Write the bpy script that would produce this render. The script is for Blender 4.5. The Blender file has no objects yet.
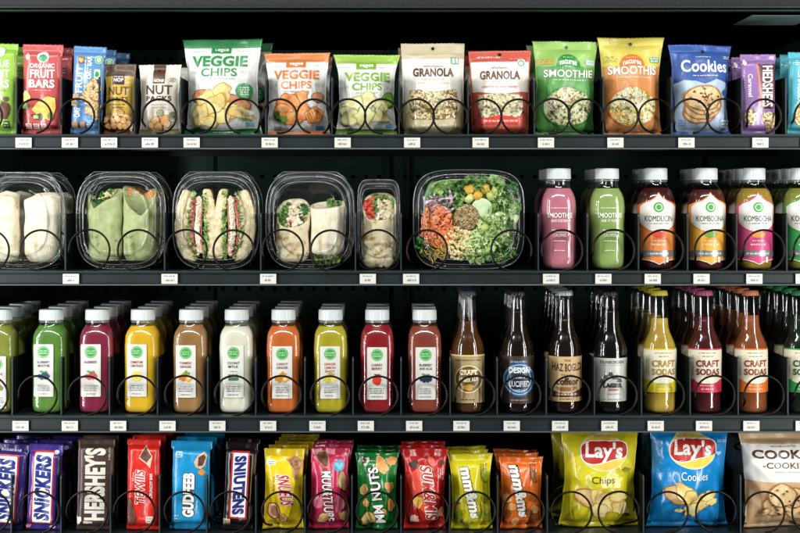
import bpy, bmesh, math, random
from mathutils import Vector, Matrix, noise

random.seed(11)
SC = bpy.context.scene
COL = SC.collection
U = 0.0016                      # metres per photo pixel in the shelf-front plane
CAMD = 2.4
VX, VY = 395.0, 195.0
def X(px): return (px - 400.0) * U
def Z(py): return (266.5 - py) * U
PI = math.pi

# ------------------------------------------------------------------ materials
def lin(c):
    return c / 12.92 if c <= 0.04045 else ((c + 0.055) / 1.055) ** 2.4
def hexc(h):
    h = h.lstrip('#')
    return tuple(lin(int(h[i:i + 2], 16) / 255.0) for i in (0, 2, 4)) + (1.0,)
def soften(h, k=0.15):
    r, g, b = (int(h[i:i + 2], 16) for i in (1, 3, 5))
    y = 0.3 * r + 0.59 * g + 0.11 * b
    q = lambda v: v + (y - v) * k
    return '#%02x%02x%02x' % tuple(int(max(0, min(255, q(v) + (240 - q(v)) * k * 0.5))) for v in (r, g, b))
MATS = {}
def _new(name):
    m = bpy.data.materials.new(name)
    m.use_nodes = True
    nt = m.node_tree
    b = nt.nodes['Principled BSDF']
    return m, nt, b
def _bump(nt, b, scale, strength, dist=0.001, detail=3.0, stretch=None):
    tc = nt.nodes.new('ShaderNodeTexCoord')
    n = nt.nodes.new('ShaderNodeTexNoise'); n.inputs['Scale'].default_value = scale
    n.inputs['Detail'].default_value = detail
    if stretch:
        mp = nt.nodes.new('ShaderNodeMapping'); mp.inputs['Scale'].default_value = stretch
        nt.links.new(tc.outputs['Object'], mp.inputs['Vector']); nt.links.new(mp.outputs['Vector'], n.inputs['Vector'])
    else:
        nt.links.new(tc.outputs['Object'], n.inputs['Vector'])
    bp = nt.nodes.new('ShaderNodeBump'); bp.inputs['Strength'].default_value = strength
    bp.inputs['Distance'].default_value = dist
    nt.links.new(n.outputs['Fac'], bp.inputs['Height'])
    nt.links.new(bp.outputs['Normal'], b.inputs['Normal'])
def solid(h, rough=0.4, metal=0.0, coat=0.0, bump=None, spec=0.5, var=0.0):
    """plain surface colour with slight mottling and fine relief"""
    key = ('s', h, rough, metal, coat, bump, spec, var)
    if key in MATS: return MATS[key]
    m, nt, b = _new('surface_' + h.strip('#'))
    b.inputs['Base Color'].default_value = hexc(h)
    b.inputs['Roughness'].default_value = rough
    b.inputs['Metallic'].default_value = metal
    b.inputs['Coat Weight'].default_value = coat
    b.inputs['Coat Roughness'].default_value = 0.12
    b.inputs['Specular IOR Level'].default_value = spec
    if var > 0:
        tc = nt.nodes.new('ShaderNodeTexCoord'); n = nt.nodes.new('ShaderNodeTexNoise')
        n.inputs['Scale'].default_value = 22; n.inputs['Detail'].default_value = 4
        nt.links.new(tc.outputs['Object'], n.inputs['Vector'])
        r = nt.nodes.new('ShaderNodeValToRGB')
        c = hexc(h)
        r.color_ramp.elements[0].position = 0.3; r.color_ramp.elements[1].position = 0.72
        r.color_ramp.elements[0].color = tuple(v * (1 - var) for v in c[:3]) + (1,)
        r.color_ramp.elements[1].color = tuple(min(1, v * (1 + var)) for v in c[:3]) + (1,)
        nt.links.new(n.outputs['Fac'], r.inputs['Fac']); nt.links.new(r.outputs['Color'], b.inputs['Base Color'])
    if bump: _bump(nt, b, *bump)
    MATS[key] = m
    return m
def foil(h):  return solid(soften(h), 0.27, 0.0, 0.4, (30.0, 0.8, 0.005), 0.5, 0.09)
def satin(h): return solid(soften(h), 0.4, 0.0, 0.15, (36.0, 0.65, 0.004), 0.5, 0.06)
def ink(h):   return solid(h, 0.38, 0.0, 0.15, None, 0.5, 0.0)
def ramp(name, stops, scale=120.0, kind='noise', rough=0.5, bump=0.3, coat=0.0, detail=4.0, bdist=0.0015, stretch=None, sss=0.0):
    key = ('r', name)
    if key in MATS: return MATS[key]
    m, nt, b = _new(name)
    tc = nt.nodes.new('ShaderNodeTexCoord')
    src = tc.outputs['Object']
    if stretch:
        mp = nt.nodes.new('ShaderNodeMapping'); mp.inputs['Scale'].default_value = stretch
        nt.links.new(src, mp.inputs['Vector']); src = mp.outputs['Vector']
    if kind == 'voronoi':
        n = nt.nodes.new('ShaderNodeTexVoronoi'); n.inputs['Scale'].default_value = scale
        nt.links.new(src, n.inputs['Vector'])
        sep = nt.nodes.new('ShaderNodeSeparateColor'); nt.links.new(n.outputs['Color'], sep.inputs['Color'])
        fac = sep.outputs[0]; hgt = n.outputs['Distance']
    else:
        n = nt.nodes.new('ShaderNodeTexNoise'); n.inputs['Scale'].default_value = scale; n.inputs['Detail'].default_value = detail
        nt.links.new(src, n.inputs['Vector']); fac = n.outputs['Fac']; hgt = fac
    r = nt.nodes.new('ShaderNodeValToRGB')
    els = r.color_ramp.elements
    while len(els) < len(stops): els.new(0.5)
    for e, (p, c) in zip(els, stops): e.position = p; e.color = hexc(c)
    if kind == 'voronoi': r.color_ramp.interpolation = 'CONSTANT'
    nt.links.new(fac, r.inputs['Fac']); nt.links.new(r.outputs['Color'], b.inputs['Base Color'])
    b.inputs['Roughness'].default_value = rough; b.inputs['Coat Weight'].default_value = coat
    if sss:
        b.inputs['Subsurface Weight'].default_value = sss; b.inputs['Subsurface Radius'].default_value = (0.004, 0.003, 0.002)
    if bump:
        bp = nt.nodes.new('ShaderNodeBump'); bp.inputs['Strength'].default_value = bump; bp.inputs['Distance'].default_value = bdist
        nt.links.new(hgt, bp.inputs['Height']); nt.links.new(bp.outputs['Normal'], b.inputs['Normal'])
    MATS[key] = m
    return m
def clear(name, tint=(0.95, 0.97, 0.96), rough=0.06, haze=0.03, refl=1.0, ior=1.5, bump=None):
    """thin transparent skin: see-through with Fresnel reflection and a trace of milky haze"""
    key = ('c', name)
    if key in MATS: return MATS[key]
    m, nt, b = _new(name)
    nt.nodes.remove(b)
    out = nt.nodes['Material Output']
    tr = nt.nodes.new('ShaderNodeBsdfTransparent'); tr.inputs['Color'].default_value = tint + (1,)
    gl = nt.nodes.new('ShaderNodeBsdfGlossy'); gl.inputs['Roughness'].default_value = rough
    gl.inputs['Color'].default_value = (refl, refl, refl, 1)
    df = nt.nodes.new('ShaderNodeBsdfDiffuse'); df.inputs['Color'].default_value = (0.75, 0.8, 0.8, 1)
    # Schlick reflectance from the facing angle: the same from inside and outside of a thin skin
    fr = nt.nodes.new('ShaderNodeLayerWeight'); fr.inputs['Blend'].default_value = 0.5
    pw = nt.nodes.new('ShaderNodeMath'); pw.operation = 'POWER'; pw.inputs[1].default_value = 4.0
    f0 = ((ior - 1) / (ior + 1)) ** 2 * 1.6
    ma = nt.nodes.new('ShaderNodeMath'); ma.operation = 'MULTIPLY_ADD'; ma.inputs[1].default_value = (1 - f0) * 0.8; ma.inputs[2].default_value = f0
    nt.links.new(fr.outputs['Facing'], pw.inputs[0]); nt.links.new(pw.outputs[0], ma.inputs[0])
    m1 = nt.nodes.new('ShaderNodeMixShader'); m1.inputs['Fac'].default_value = haze
    m2 = nt.nodes.new('ShaderNodeMixShader')
    nt.links.new(tr.outputs[0], m1.inputs[1]); nt.links.new(df.outputs[0], m1.inputs[2])
    nt.links.new(ma.outputs[0], m2.inputs['Fac']); nt.links.new(m1.outputs[0], m2.inputs[1]); nt.links.new(gl.outputs[0], m2.inputs[2])
    nt.links.new(m2.outputs[0], out.inputs['Surface'])
    if bump:
        tc = nt.nodes.new('ShaderNodeTexCoord'); n = nt.nodes.new('ShaderNodeTexNoise')
        n.inputs['Scale'].default_value = bump[0]; nt.links.new(tc.outputs['Object'], n.inputs['Vector'])
        bp = nt.nodes.new('ShaderNodeBump'); bp.inputs['Strength'].default_value = bump[1]; bp.inputs['Distance'].default_value = 0.003
        nt.links.new(n.outputs['Fac'], bp.inputs['Height'])
        nt.links.new(bp.outputs['Normal'], gl.inputs['Normal'])
        nt.links.new(bp.outputs['Normal'], fr.inputs['Normal'])
    MATS[key] = m
    return m
def drink(h, h2, rough=0.3, trans=0.0):
    key = ('d', h, h2, trans)
    if key in MATS: return MATS[key]
    def dk(c, k=1.0):
        c = soften(c, 0.06); return '#%02x%02x%02x' % tuple(int(int(c[i:i + 2], 16) * k) for i in (1, 3, 5))
    m = ramp('drink_' + h.strip('#'), [(0.33, dk(h2, 0.93)), (0.68, dk(h))], 22, rough=rough, bump=0.0, detail=6)
    b = m.node_tree.nodes['Principled BSDF']
    b.inputs['Transmission Weight'].default_value = trans
    b.inputs['IOR'].default_value = 1.34
    if trans == 0:
        b.inputs['Subsurface Weight'].default_value = 0.25
        b.inputs['Subsurface Radius'].default_value = (0.01, 0.008, 0.006)
        b.inputs['Subsurface Scale'].default_value = 0.6
    MATS[key] = m
    return m

SHEET = solid('#1c2627', 0.42, 0.0, 0.15, (300.0, 0.25, 0.0004), 0.5, 0.1)
RAIL = solid('#1b2325', 0.45, 0.15, 0.1, (260.0, 0.3, 0.0005), 0.5, 0.25)
RAIL_HIGHLIGHT = solid('#4a5657', 0.4, 0.3)  # lighter than the rail: highlight of the lower lip as colour
BACK = solid('#36564c', 0.55, 0.0, 0.0, (200.0, 0.2, 0.0004), 0.4, 0.12)
HOLE = solid('#020303', 1.0, 0, 0, None, 0.0)
WIRE = solid('#25211e', 0.26, 0.85)
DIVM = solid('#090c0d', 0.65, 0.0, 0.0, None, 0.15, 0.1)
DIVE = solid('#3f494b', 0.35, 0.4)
PAPER = solid('#d2d0c8', 0.6, 0, 0, (400.0, 0.1, 0.0003), 0.4, 0.03)
GREYINK = ink('#77777a')
CAPW = solid('#c9cfcd', 0.38, 0, 0.15, None, 0.5, 0.03)
PET = clear('clear_plastic', (0.985, 0.99, 0.988), 0.07, 0.006, 1.0, 1.36, (45.0, 0.3))
PETRIM = clear('clear_plastic_rim', (0.86, 0.9, 0.89), 0.08, 0.16, 1.0, 1.8)
GLASS = clear('clear_glass', (0.95, 0.96, 0.95), 0.035, 0.0, 1.0, 1.5)
BOTPET = clear('bottle_plastic', (0.97, 0.975, 0.975), 0.07, 0.0, 1.0, 1.5, (30.0, 0.08))

# ------------------------------------------------------------------ object helpers
def link(o, parent=None):
    COL.objects.link(o)
    if parent is not None: o.parent = parent
    return o
def mesh_obj(name, bm, mats, parent=None, smooth=True):
    me = bpy.data.meshes.new(name)
    bm.to_mesh(me); bm.free()
    for m in mats: me.materials.append(m)
    if smooth:
        me.polygons.foreach_set('use_smooth', [True] * len(me.polygons))
    o = bpy.data.objects.new(name, me)
    return link(o, parent)
def raw_obj(name, verts, faces, mats, parent=None, mi=None, smooth=True):
    me = bpy.data.meshes.new(name)
    me.from_pydata(verts, [], faces)
    for m in mats: me.materials.append(m)
    if mi: me.polygons.foreach_set('material_index', mi)
    if smooth: me.polygons.foreach_set('use_smooth', [True] * len(me.polygons))
    me.update()
    o = bpy.data.objects.new(name, me)
    return link(o, parent)
def thing(name, label, cat, loc=(0, 0, 0), rot=(0, 0, 0), group=None):
    o = bpy.data.objects.new(name, None)
    o.empty_display_size = 0.02
    link(o)
    o.location = loc; o.rotation_euler = rot
    o['label'] = label; o['category'] = cat
    if group: o['group'] = group
    return o
def copy_tree(root, loc, label, rot=None):
    r = root.copy(); COL.objects.link(r)
    r.location = loc; r['label'] = label
    if rot is not None: r.rotation_euler = rot
    for ch in list(root.children):
        c = ch.copy(); COL.objects.link(c); c.parent = r
        for g in list(ch.children):
            d = g.copy(); COL.objects.link(d); d.parent = c
    return r
def box(bm, x0, x1, y0, y1, z0, z1, mi=0):
    vs = [bm.verts.new(p) for p in ((x0, y0, z0), (x1, y0, z0), (x1, y1, z0), (x0, y1, z0), (x0, y0, z1), (x1, y0, z1), (x1, y1, z1), (x0, y1, z1))]
    for f in ((0, 3, 2, 1), (4, 5, 6, 7), (0, 1, 5, 4), (1, 2, 6, 5), (2, 3, 7, 6), (3, 0, 4, 7)):
        fc = bm.faces.new([vs[i] for i in f]); fc.material_index = mi
def prism_x(bm, prof, x0, x1, mi=0):
    """extrude a closed (y,z) profile along x"""
    a = [bm.verts.new((x0, y, z)) for y, z in prof]; b = [bm.verts.new((x1, y, z)) for y, z in prof]
    n = len(prof)
    for i in range(n):
        j = (i + 1) % n
        f = bm.faces.new((a[i], a[j], b[j], b[i])); f.material_index = mi
    bm.faces.new(a[::-1]).material_index = mi; bm.faces.new(b).material_index = mi
def tube(verts, faces, pts, r, seg=8, closed=False):
    base = len(verts); n = len(pts)
    up = Vector((0.13, 0.31, 0.94)).normalized(); prev = None
    for i, p in enumerate(pts):
        a = pts[max(i - 1, 0)]; b = pts[min(i + 1, n - 1)]
        if closed: a = pts[i - 1]; b = pts[(i + 1) % n]
        t = (Vector(b) - Vector(a)).normalized()
        if prev is None:
            s = t.cross(up); s = s.normalized() if s.length > 1e-4 else t.cross(Vector((1, 0, 0))).normalized()
        else:
            s = (prev - t * prev.dot(t)).normalized()
        prev = s; q = t.cross(s)
        rr = r[i] if isinstance(r, (list, tuple)) else r
        for k in range(seg):
            an = 2 * PI * k / seg
            v = Vector(p) + (s * math.cos(an) + q * math.sin(an)) * rr
            verts.append(v[:])
    for i in range(n if closed else n - 1):
        i2 = (i + 1) % n
        for k in range(seg):
            k2 = (k + 1) % seg
            faces.append((base + i * seg + k, base + i * seg + k2, base + i2 * seg + k2, base + i2 * seg + k))
    if not closed:
        faces.append(tuple(base + k for k in range(seg))[::-1])
        faces.append(tuple(base + (n - 1) * seg + k for k in range(seg)))
def loft(rings, seg=48, cap_lo=True, cap_hi=True, rib=0.0):
    """rings of (z, rx, ry, n): superellipse sections"""
    V, F = [], []
    for (z, rx, ry, n) in rings:
        for k in range(seg):
            a = 2 * PI * k / seg
            c, s = math.cos(a), math.sin(a)
            e = 2.0 / n
            q = 1 + (rib if k % 2 else 0)
            V.append((math.copysign(abs(c) ** e, c) * rx * q, math.copysign(abs(s) ** e, s) * ry * q, z))
    for i in range(len(rings) - 1):
        for k in range(seg):
            k2 = (k + 1) % seg
            F.append((i * seg + k, i * seg + k2, (i + 1) * seg + k2, (i + 1) * seg + k))
    if cap_lo: F.append(tuple(range(seg))[::-1])
    if cap_hi: F.append(tuple((len(rings) - 1) * seg + k for k in range(seg)))
    return V, F

# ------------------------------------------------------------------ artwork printed on surfaces
_TXT = {}
def text_mesh(s, bold=0.0, shear=0.0):
    key = (s, bold, shear)
    if key in _TXT: return _TXT[key]
    cu = bpy.data.curves.new('txt', 'FONT')
    cu.body = s; cu.offset = bold; cu.shear = shear; cu.resolution_u = 3
    cu.space_character = 1.0 + bold * 1.2
    o = bpy.data.objects.new('txt', cu)
    COL.objects.link(o)
    bpy.context.view_layer.update()
    dg = bpy.context.evaluated_depsgraph_get()
    me = bpy.data.meshes.new_from_object(o.evaluated_get(dg))
    vs = [(v.co.x, v.co.y) for v in me.vertices]; fs = [tuple(p.vertices) for p in me.polygons]
    bpy.data.objects.remove(o); bpy.data.curves.remove(cu); bpy.data.meshes.remove(me)
    x0 = min(v[0] for v in vs); x1 = max(v[0] for v in vs); y0 = min(v[1] for v in vs); y1 = max(v[1] for v in vs)
    r = ([((v[0] - x0) / (x1 - x0), (v[1] - y0) / (y1 - y0)) for v in vs], fs, (x1 - x0), (y1 - y0))
    _TXT[key] = r
    return r

class Art:
    """flat artwork given in photo pixels, later wrapped on a surface"""
    def __init__(self, cx, floor):
        self.cx, self.fl = cx, floor
        self.parts = {}; self.n = 0
    def _p(self, part):
        return self.parts.setdefault(part, {'v': [], 'f': [], 'mi': [], 'm': []})
    def add(self, part, pts, faces, m):
        d = self._p(part); self.n += 1
        off = self.n
        if m not in d['m']: d['m'].append(m)
        mi = d['m'].index(m); b = len(d['v'])
        for (x, y) in pts: d['v'].append(((x - self.cx) * U, (self.fl - y) * U, off))
        for f in faces: d['f'].append(tuple(b + i for i in f)); d['mi'].append(mi)
    def p(self, pts, m, part='picture'): self.add(part, pts, [tuple(range(len(pts)))], m)
    def r(self, x0, y0, x1, y1, m, part='picture'): self.p([(x0, y1), (x1, y1), (x1, y0), (x0, y0)], m, part)
    def rr(self, x0, y0, x1, y1, m, rad=2, part='picture'):
        pts = []
        for (cx, cy, a0) in ((x1 - rad, y0 + rad, 0), (x0 + rad, y0 + rad, 90), (x0 + rad, y1 - rad, 180), (x1 - rad, y1 - rad, 270)):
            for k in range(5):
                a = math.radians(a0 + k * 22.5); pts.append((cx + rad * math.cos(a), cy - rad * math.sin(a)))
        self.p(pts, m, part)
    def e(self, cx, cy, rx, ry, m, part='picture', n=28):
        self.p([(cx + rx * math.cos(2 * PI * k / n), cy - ry * math.sin(2 * PI * k / n)) for k in range(n)], m, part)
    def ring(self, cx, cy, r, w, m, part='emblem', n=30):
        pts = []; fs = []
        for k in range(n):
            a = 2 * PI * k / n
            pts += [(cx + r * math.cos(a), cy - r * math.sin(a)), (cx + (r - w) * math.cos(a), cy - (r - w) * math.sin(a))]
            j = (k + 1) % n
            fs.append((2 * k, 2 * j, 2 * j + 1, 2 * k + 1))
        self.add(part, pts, fs, m)
    def b(self, cx, cy, rx, ry, m, seed=0, rough=0.18, rot=0, part='picture', edge=None, n=26):
        def mk(sc):
            pts = []
            for k in range(n):
                a = 2 * PI * k / n
                q = sc * (1 + rough * noise.noise(Vector((math.cos(a) * 1.6 + seed * 7.3, math.sin(a) * 1.6, seed * 1.7))) * 1.6)
                x, y = rx * q * math.cos(a), ry * q * math.sin(a)
                c, s = math.cos(math.radians(rot)), math.sin(math.radians(rot))
                pts.append((cx + x * c - y * s, cy - (x * s + y * c)))
            return pts
        if edge: self.p(mk(1.0), edge, part); self.p(mk(0.88), m, part)
        else: self.p(mk(1.0), m, part)
    def t(self, s, x0, y0, x1, y1, m, bold=0.0, rot=0, shear=0.0, outline=None, part='lettering', arc=0.0, sk=0.0):
        if outline: self.t(s, x0 - 0.5, y0 - 0.5, x1 + 0.5, y1 + 0.5, outline[0], bold + outline[1], rot, shear, None, part, arc, sk)
        vs, fs, w, h = text_mesh(s, bold, shear)
        pts = []
        for (a, b) in vs:
            if rot == 90: x = x0 + (1 - b) * (x1 - x0); y = y1 - a * (y1 - y0)
            elif rot == -90: x = x0 + b * (x1 - x0); y = y0 + a * (y1 - y0)
            else: x = x0 + a * (x1 - x0); y = y1 - b * (y1 - y0) + arc * (2 * a - 1) ** 2
            pts.append((x + sk * (y - (y0 + y1) / 2), y))
        self.add(part, pts, fs, m)
    def micro(self, x0, y0, x1, y1, m, rows=1, seed=1, vert=False, centred=True):
        """lines of print too small to read: little strokes grouped as words"""
        rnd = random.Random(seed * 31 + int(x0 * 7) + int(y0))
        pts, fs = [], []
        L0, L1 = (y0, y1) if vert else (x0, x1)
        W0, W1 = (x0, x1) if vert else (y0, y1)
        rh = (W1 - W0) / rows
        for r in range(rows):
            a0 = W0 + r * rh + rh * 0.18; a1 = W0 + (r + 1) * rh - rh * 0.22
            ind = rnd.uniform(0, 0.14) * (L1 - L0) if centred else 0
            x = L0 + ind
            while x < L1 - ind - 0.3:
                word = rnd.randint(2, 6)
                for _ in range(word):
                    lw = rnd.uniform(0.35, 0.6)
                    if x + lw > L1 - ind: break
                    t0 = a0 + rnd.choice((0, 0, 0.3)) * (a1 - a0)
                    k = len(pts)
                    q = [(x, a1), (x + lw, a1), (x + lw, t0), (x, t0)]
                    if vert: q = [(yy, xx) for xx, yy in q][::-1]
                    pts += q; fs.append((k, k + 1, k + 2, k + 3))
                    x += lw + 0.28
                x += 0.7
        if pts: self.add('lettering', pts, fs, m)
    def wrap(self, tosurf, tolines, lift=0.00010, base=0.00016):
        """tosurf: ((x,z)->param, param+off->xyz, lines u, lines v)"""
        topar, fromp, ul, vl = tosurf
        out = []
        for name, d in self.parts.items():
            bm = bmesh.new()
            vv = []
            for (x, z, o) in d['v']:
                u, v = topar(x, z); vv.append(bm.verts.new((u, v, base + o * lift)))
            for f, mi in zip(d['f'], d['mi']):
                try:
                    fc = bm.faces.new([vv[i] for i in f]); fc.material_index = mi
                except ValueError: pass
            us = [v.co.x for v in bm.verts]; vs = [v.co.y for v in bm.verts]
            umin, umax, vmin, vmax = min(us), max(us), min(vs), max(vs)
            for c in ul:
                if umin < c < umax:
                    bmesh.ops.bisect_plane(bm, geom=bm.verts[:] + bm.edges[:] + bm.faces[:], dist=1e-9, plane_co=(c, 0, 0), plane_no=(1, 0, 0))
            for c in vl:
                if vmin < c < vmax:
                    bmesh.ops.bisect_plane(bm, geom=bm.verts[:] + bm.edges[:] + bm.faces[:], dist=1e-9, plane_co=(0, c, 0), plane_no=(0, 1, 0))
            for v in bm.verts: v.co = fromp(v.co.x, v.co.y, v.co.z)
            bmesh.ops.recalc_face_normals(bm, faces=bm.faces[:])
            out.append((name, bm, d['m']))
        return out

ORD = ['', 'first', 'second', 'third', 'fourth', 'fifth']
def fill_column(root, noun, desc, n, pitch, dx=0.0, jit=0.001, dz=0.0, tiltj=0.0):
    """the same product again behind the front one"""
    rnd = random.Random(int(root.location.x * 1e4) + n)
    for k in range(1, n):
        loc = (root.location.x + dx * k + rnd.uniform(-jit, jit), root.location.y + pitch * k, root.location.z)
        rot = tuple(root.rotation_euler)
        rot = (rot[0], rot[1] + rnd.uniform(-tiltj, tiltj), rot[2] + rnd.uniform(-0.06, 0.06))
        copy_tree(root, loc, '%s %s behind the front %s' % (ORD[k], noun, desc), rot)

# ------------------------------------------------------------------ flexible packs
def pack(name, noun, desc, front_label, cx, floor, top, wt, wb, base, art=None, T=0.02, pinch=0.0, seal=(3, 4),
         bands=(), prof='pillow', crease=0.0012, tilt=0.0, n=1, pitch=0.036, dx=0.0, cell=2.4, seed=None,
         hole=None, cat=None, yaw=0.0, yoff=0.0, finish=foil, edge_wob=0.3):
    seed = seed if seed is not None else int(cx)
    crease *= 1.8
    if prof != 'bar': T *= 1.2
    if wt > 60 and prof == 'pillow': pinch += 0.045; edge_wob = 0.75
    elif wt > 60 and cat == 'smoothie pouch': pinch += 0.035; edge_wob = 0.6
    h = (floor - top) * U; wt *= U; wb *= U
    root = thing(name, front_label, cat or noun, (X(cx), T / 2 + 0.006 + yoff, Z(floor) + 0.0006), (0, math.radians(tilt + 0.7 * math.sin(cx * 2.3)), yaw + 0.05 * math.sin(cx * 1.1)), desc + ' column' if n > 1 else None)
    nu = max(14, int(round(max(wt, wb) / U / cell))); nv = max(20, int(round(h / U / cell)))
    nu = min(nu, 44)
    vlist = set(i / nv for i in range(nv + 1))
    for bnd in bands: vlist.add(max(0, min(1, (floor - bnd[0]) * U / h))); vlist.add(max(0, min(1, (floor - bnd[1]) * U / h)))
    s0 = seal[0] * U / h; s1 = 1 - seal[1] * U / h
    vlist |= {s0, s1}
    vl = sorted(vlist)
    vv = [vl[0]]
    for v in vl[1:]:
        if v - vv[-1] > 0.003: vv.append(v)
        elif v in (s0, s1) or v == 1.0: vv[-1] = v
    vl = vv; vl[-1] = 1.0
    if prof == 'bar': ul = [math.sin(PI / 2 * (-1 + 2 * i / nu)) * 0.35 + (-1 + 2 * i / nu) * 0.65 for i in range(nu + 1)]
    else: ul = [math.sin(PI / 2 * (-1 + 2 * i / nu)) * 0.2 + (-1 + 2 * i / nu) * 0.8 for i in range(nu + 1)]
    def width(v):
        w = wb + (wt - wb) * v
        if prof == 'pillow': w *= 1 - pinch * max(0, math.sin(PI * min(1, max(0, v)))) ** 0.7
        elif prof == 'pouch': w *= 1 - pinch * max(0, math.sin(PI * v)) ** 0.9
        elif prof == 'bar': w *= 1 - pinch * (1 if s0 < v < s1 else 0) * min(1, min(v - s0, s1 - v) / 0.03)
        w += edge_wob * U * 2 * noise.noise(Vector((seed * 3.1, v * 9, 0.5)))
        return w
    def depth(u, v):
        a = abs(u)
        if prof == 'pillow':
            e = max(0, (v - s0) / (s1 - s0)); e = min(1, e)
            g = max(0, math.sin(PI * e)) ** 0.55
            f = max(0, 1 - a ** 2.3) ** 0.75
            d = T / 2 * g * f
        elif prof == 'pouch':
            g = min(1, (v + 0.02) / 0.1) * (1 - 0.85 * v ** 1.6) if v < s1 else 0.02
            f = max(0, 1 - a ** 3.0) ** 0.7
            d = T / 2 * g * f
        else:
            e = min(1, max(0, min(v - s0, s1 - v) / 0.05)) ** 0.6
            d = T / 2 * e * max(0, 1 - a ** 7) ** 0.5
        return d
    def wr(u, v, sd):
        x = u * 0.5 * wt; z = v * h
        t0 = max(0, v - s0) * h; t1 = max(0, s1 - v) * h
        if v <= s0 or v >= s1: return 0.0
        r = 0.0
        k = math.exp(-t1 / (0.16 * h)) * min(1, t1 / 0.004); k0 = math.exp(-t0 / (0.16 * h)) * min(1, t0 / 0.004)
        r += crease * 1.5 * k * noise.noise(Vector((x * 130 + sd, t1 * 22, sd * 2.0)))
        r += crease * 1.5 * k0 * noise.noise(Vector((x * 130 - sd, t0 * 22, sd * 3.0)))
        # ridged folds running in from the sides
        q = noise.noise(Vector((x * 16 + sd, z * 30 + x * 20, sd)))
        side = min(1, abs(u) * 1.3) * (1 - abs(u) ** 8)
        r += crease * 1.3 * side * (0.35 - abs(q)) * 1.4
        r += crease * 0.8 * noise.noise(Vector((x * 38, z * 38, sd * 1.3)))
        return r * min(1, t0 / 0.006) * min(1, t1 / 0.006)
    NV, NU = len(vl), len(ul)
    G = {}
    V = []
    for side in (-1, 1):
        for j, v in enumerate(vl):
            for i, u in enumerate(ul):
                w = width(v)
                crimp = 0.00035 * math.sin(v * h / 0.0011) if (v >= s1 or v <= s0) else 0
                topw = 0.0004 * noise.noise(Vector((u * 9, seed, 0))) + 0.00035 * (1 if i % 2 else -1) if v == 1.0 else 0
                dd = depth(u, v) + 0.00035
                bow = 0.004 * crease / 0.0012 * (noise.noise(Vector((u * 1.6 + seed, v * 2.0, 4.4)))) * (1 if prof != 'bar' else 0.3)
                V.append((u * w / 2, side * (dd + wr(u, v, seed * 0.37 + (5 if side > 0 else 0)) * (1 - abs(u) ** 6)) + crimp + bow, v * h + topw))
    F, MI = [], []
    mats = [base]
    for bnd in bands:
        if bnd[2] not in mats: mats.append(bnd[2])
    N1 = NV * NU
    def midx(v):
        z = floor - v * h / U
        r = 0
        for bnd in bands:
            if bnd[0] <= z <= bnd[1]: r = mats.index(bnd[2])
        return r
    for j in range(NV - 1):
        m = midx((vl[j] + vl[j + 1]) / 2)
        for i in range(NU - 1):
            a = j * NU + i
            F.append((a, a + 1, a + NU + 1, a + NU)); MI.append(m)
            F.append((N1 + a + 1, N1 + a, N1 + a + NU, N1 + a + NU + 1)); MI.append(m)
        for i in (0, NU - 1):
            a = j * NU + i
            q = (a, a + NU, N1 + a + NU, N1 + a)
            F.append(q if i else q[::-1]); MI.append(m)
    for j in (0, NV - 1):
        for i in range(NU - 1):
            a = j * NU + i
            q = (a, a + 1, N1 + a + 1, N1 + a)
            F.append(q if j else q[::-1]); MI.append(midx(0.001 if j == 0 else 0.999))
    raw_obj('wrapper', V, F, mats, root, MI)
    if art:
        A = Art(cx, floor)
        art(A)
        if hole: A.e(hole[0], hole[1], 1.6, 1.6, ink('#0a0a09'), 'hang_hole')
        def topar(x, z):
            v = min(0.9995, max(0.0005, z / h)); w = width(v)
            return (max(-0.985, min(0.985, 2 * x / w)), v)
        import bisect
        def fromp(u, v, off):
            i = min(NU - 2, max(0, bisect.bisect_right(ul, u) - 1)); j = min(NV - 2, max(0, bisect.bisect_right(vl, v) - 1))
            a = (u - ul[i]) / (ul[i + 1] - ul[i]); b = (v - vl[j]) / (vl[j + 1] - vl[j])
            k = j * NU + i
            p = (Vector(V[k]) * (1 - a) + Vector(V[k + 1]) * a) * (1 - b) + (Vector(V[k + NU]) * (1 - a) + Vector(V[k + NU + 1]) * a) * b
            # lift along the outward slope so that print never sinks at the steep sides
            p.y -= off * (1 + 2.0 * abs(u) ** 3)
            return p
        for nm, bm, ms in A.wrap((topar, fromp, ul[1:-1], vl[1:-1]), None):
            mesh_obj(nm, bm, ms, root)
    if n > 1: fill_column(root, noun, desc, n, pitch, dx, 0.0012, tiltj=0.02)
    return root

# ------------------------------------------------------------------ bottles
def ring_cap(root, z0, z1, r, m, name='cap', ribs=True):
    zz = [z0, z0 + 0.0006, z1 - 0.0018, z1 - 0.0006, z1]
    rs = [r * 0.99, r, r * 0.985, r * 0.95, r * 0.88]
    V, F = loft([(a, b, b, 2) for a, b in zip(zz, rs)], 72, True, True, 0.012 if ribs else 0)
    return raw_obj(name, V, F, [m], root, smooth=False)
def crown_cap(root, z0, z1, r, m):
    V, F = [], []
    seg = 84
    rings = [(z0, 1.07, 0.09), (z0 + 0.45 * (z1 - z0), 1.03, 0.07), (z0 + 0.8 * (z1 - z0), 0.98, 0.03), (z1 - 0.0005, 0.90, 0.0), (z1, 0.76, 0.0)]
    for z, s, t in rings:
        for k in range(seg):
            a = 2 * PI * k / seg
            rr = r * (s + t * 0.5 * math.cos(21 * a))
            V.append((rr * math.cos(a), rr * math.sin(a), z))
    for i in range(len(rings) - 1):
        for k in range(seg):
            F.append((i * seg + k, i * seg + (k + 1) % seg, (i + 1) * seg + (k + 1) % seg, (i + 1) * seg + k))
    F.append(tuple((len(rings) - 1) * seg + k for k in range(seg)))
    raw_obj('crown_cap', V, F, [m], root)

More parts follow.
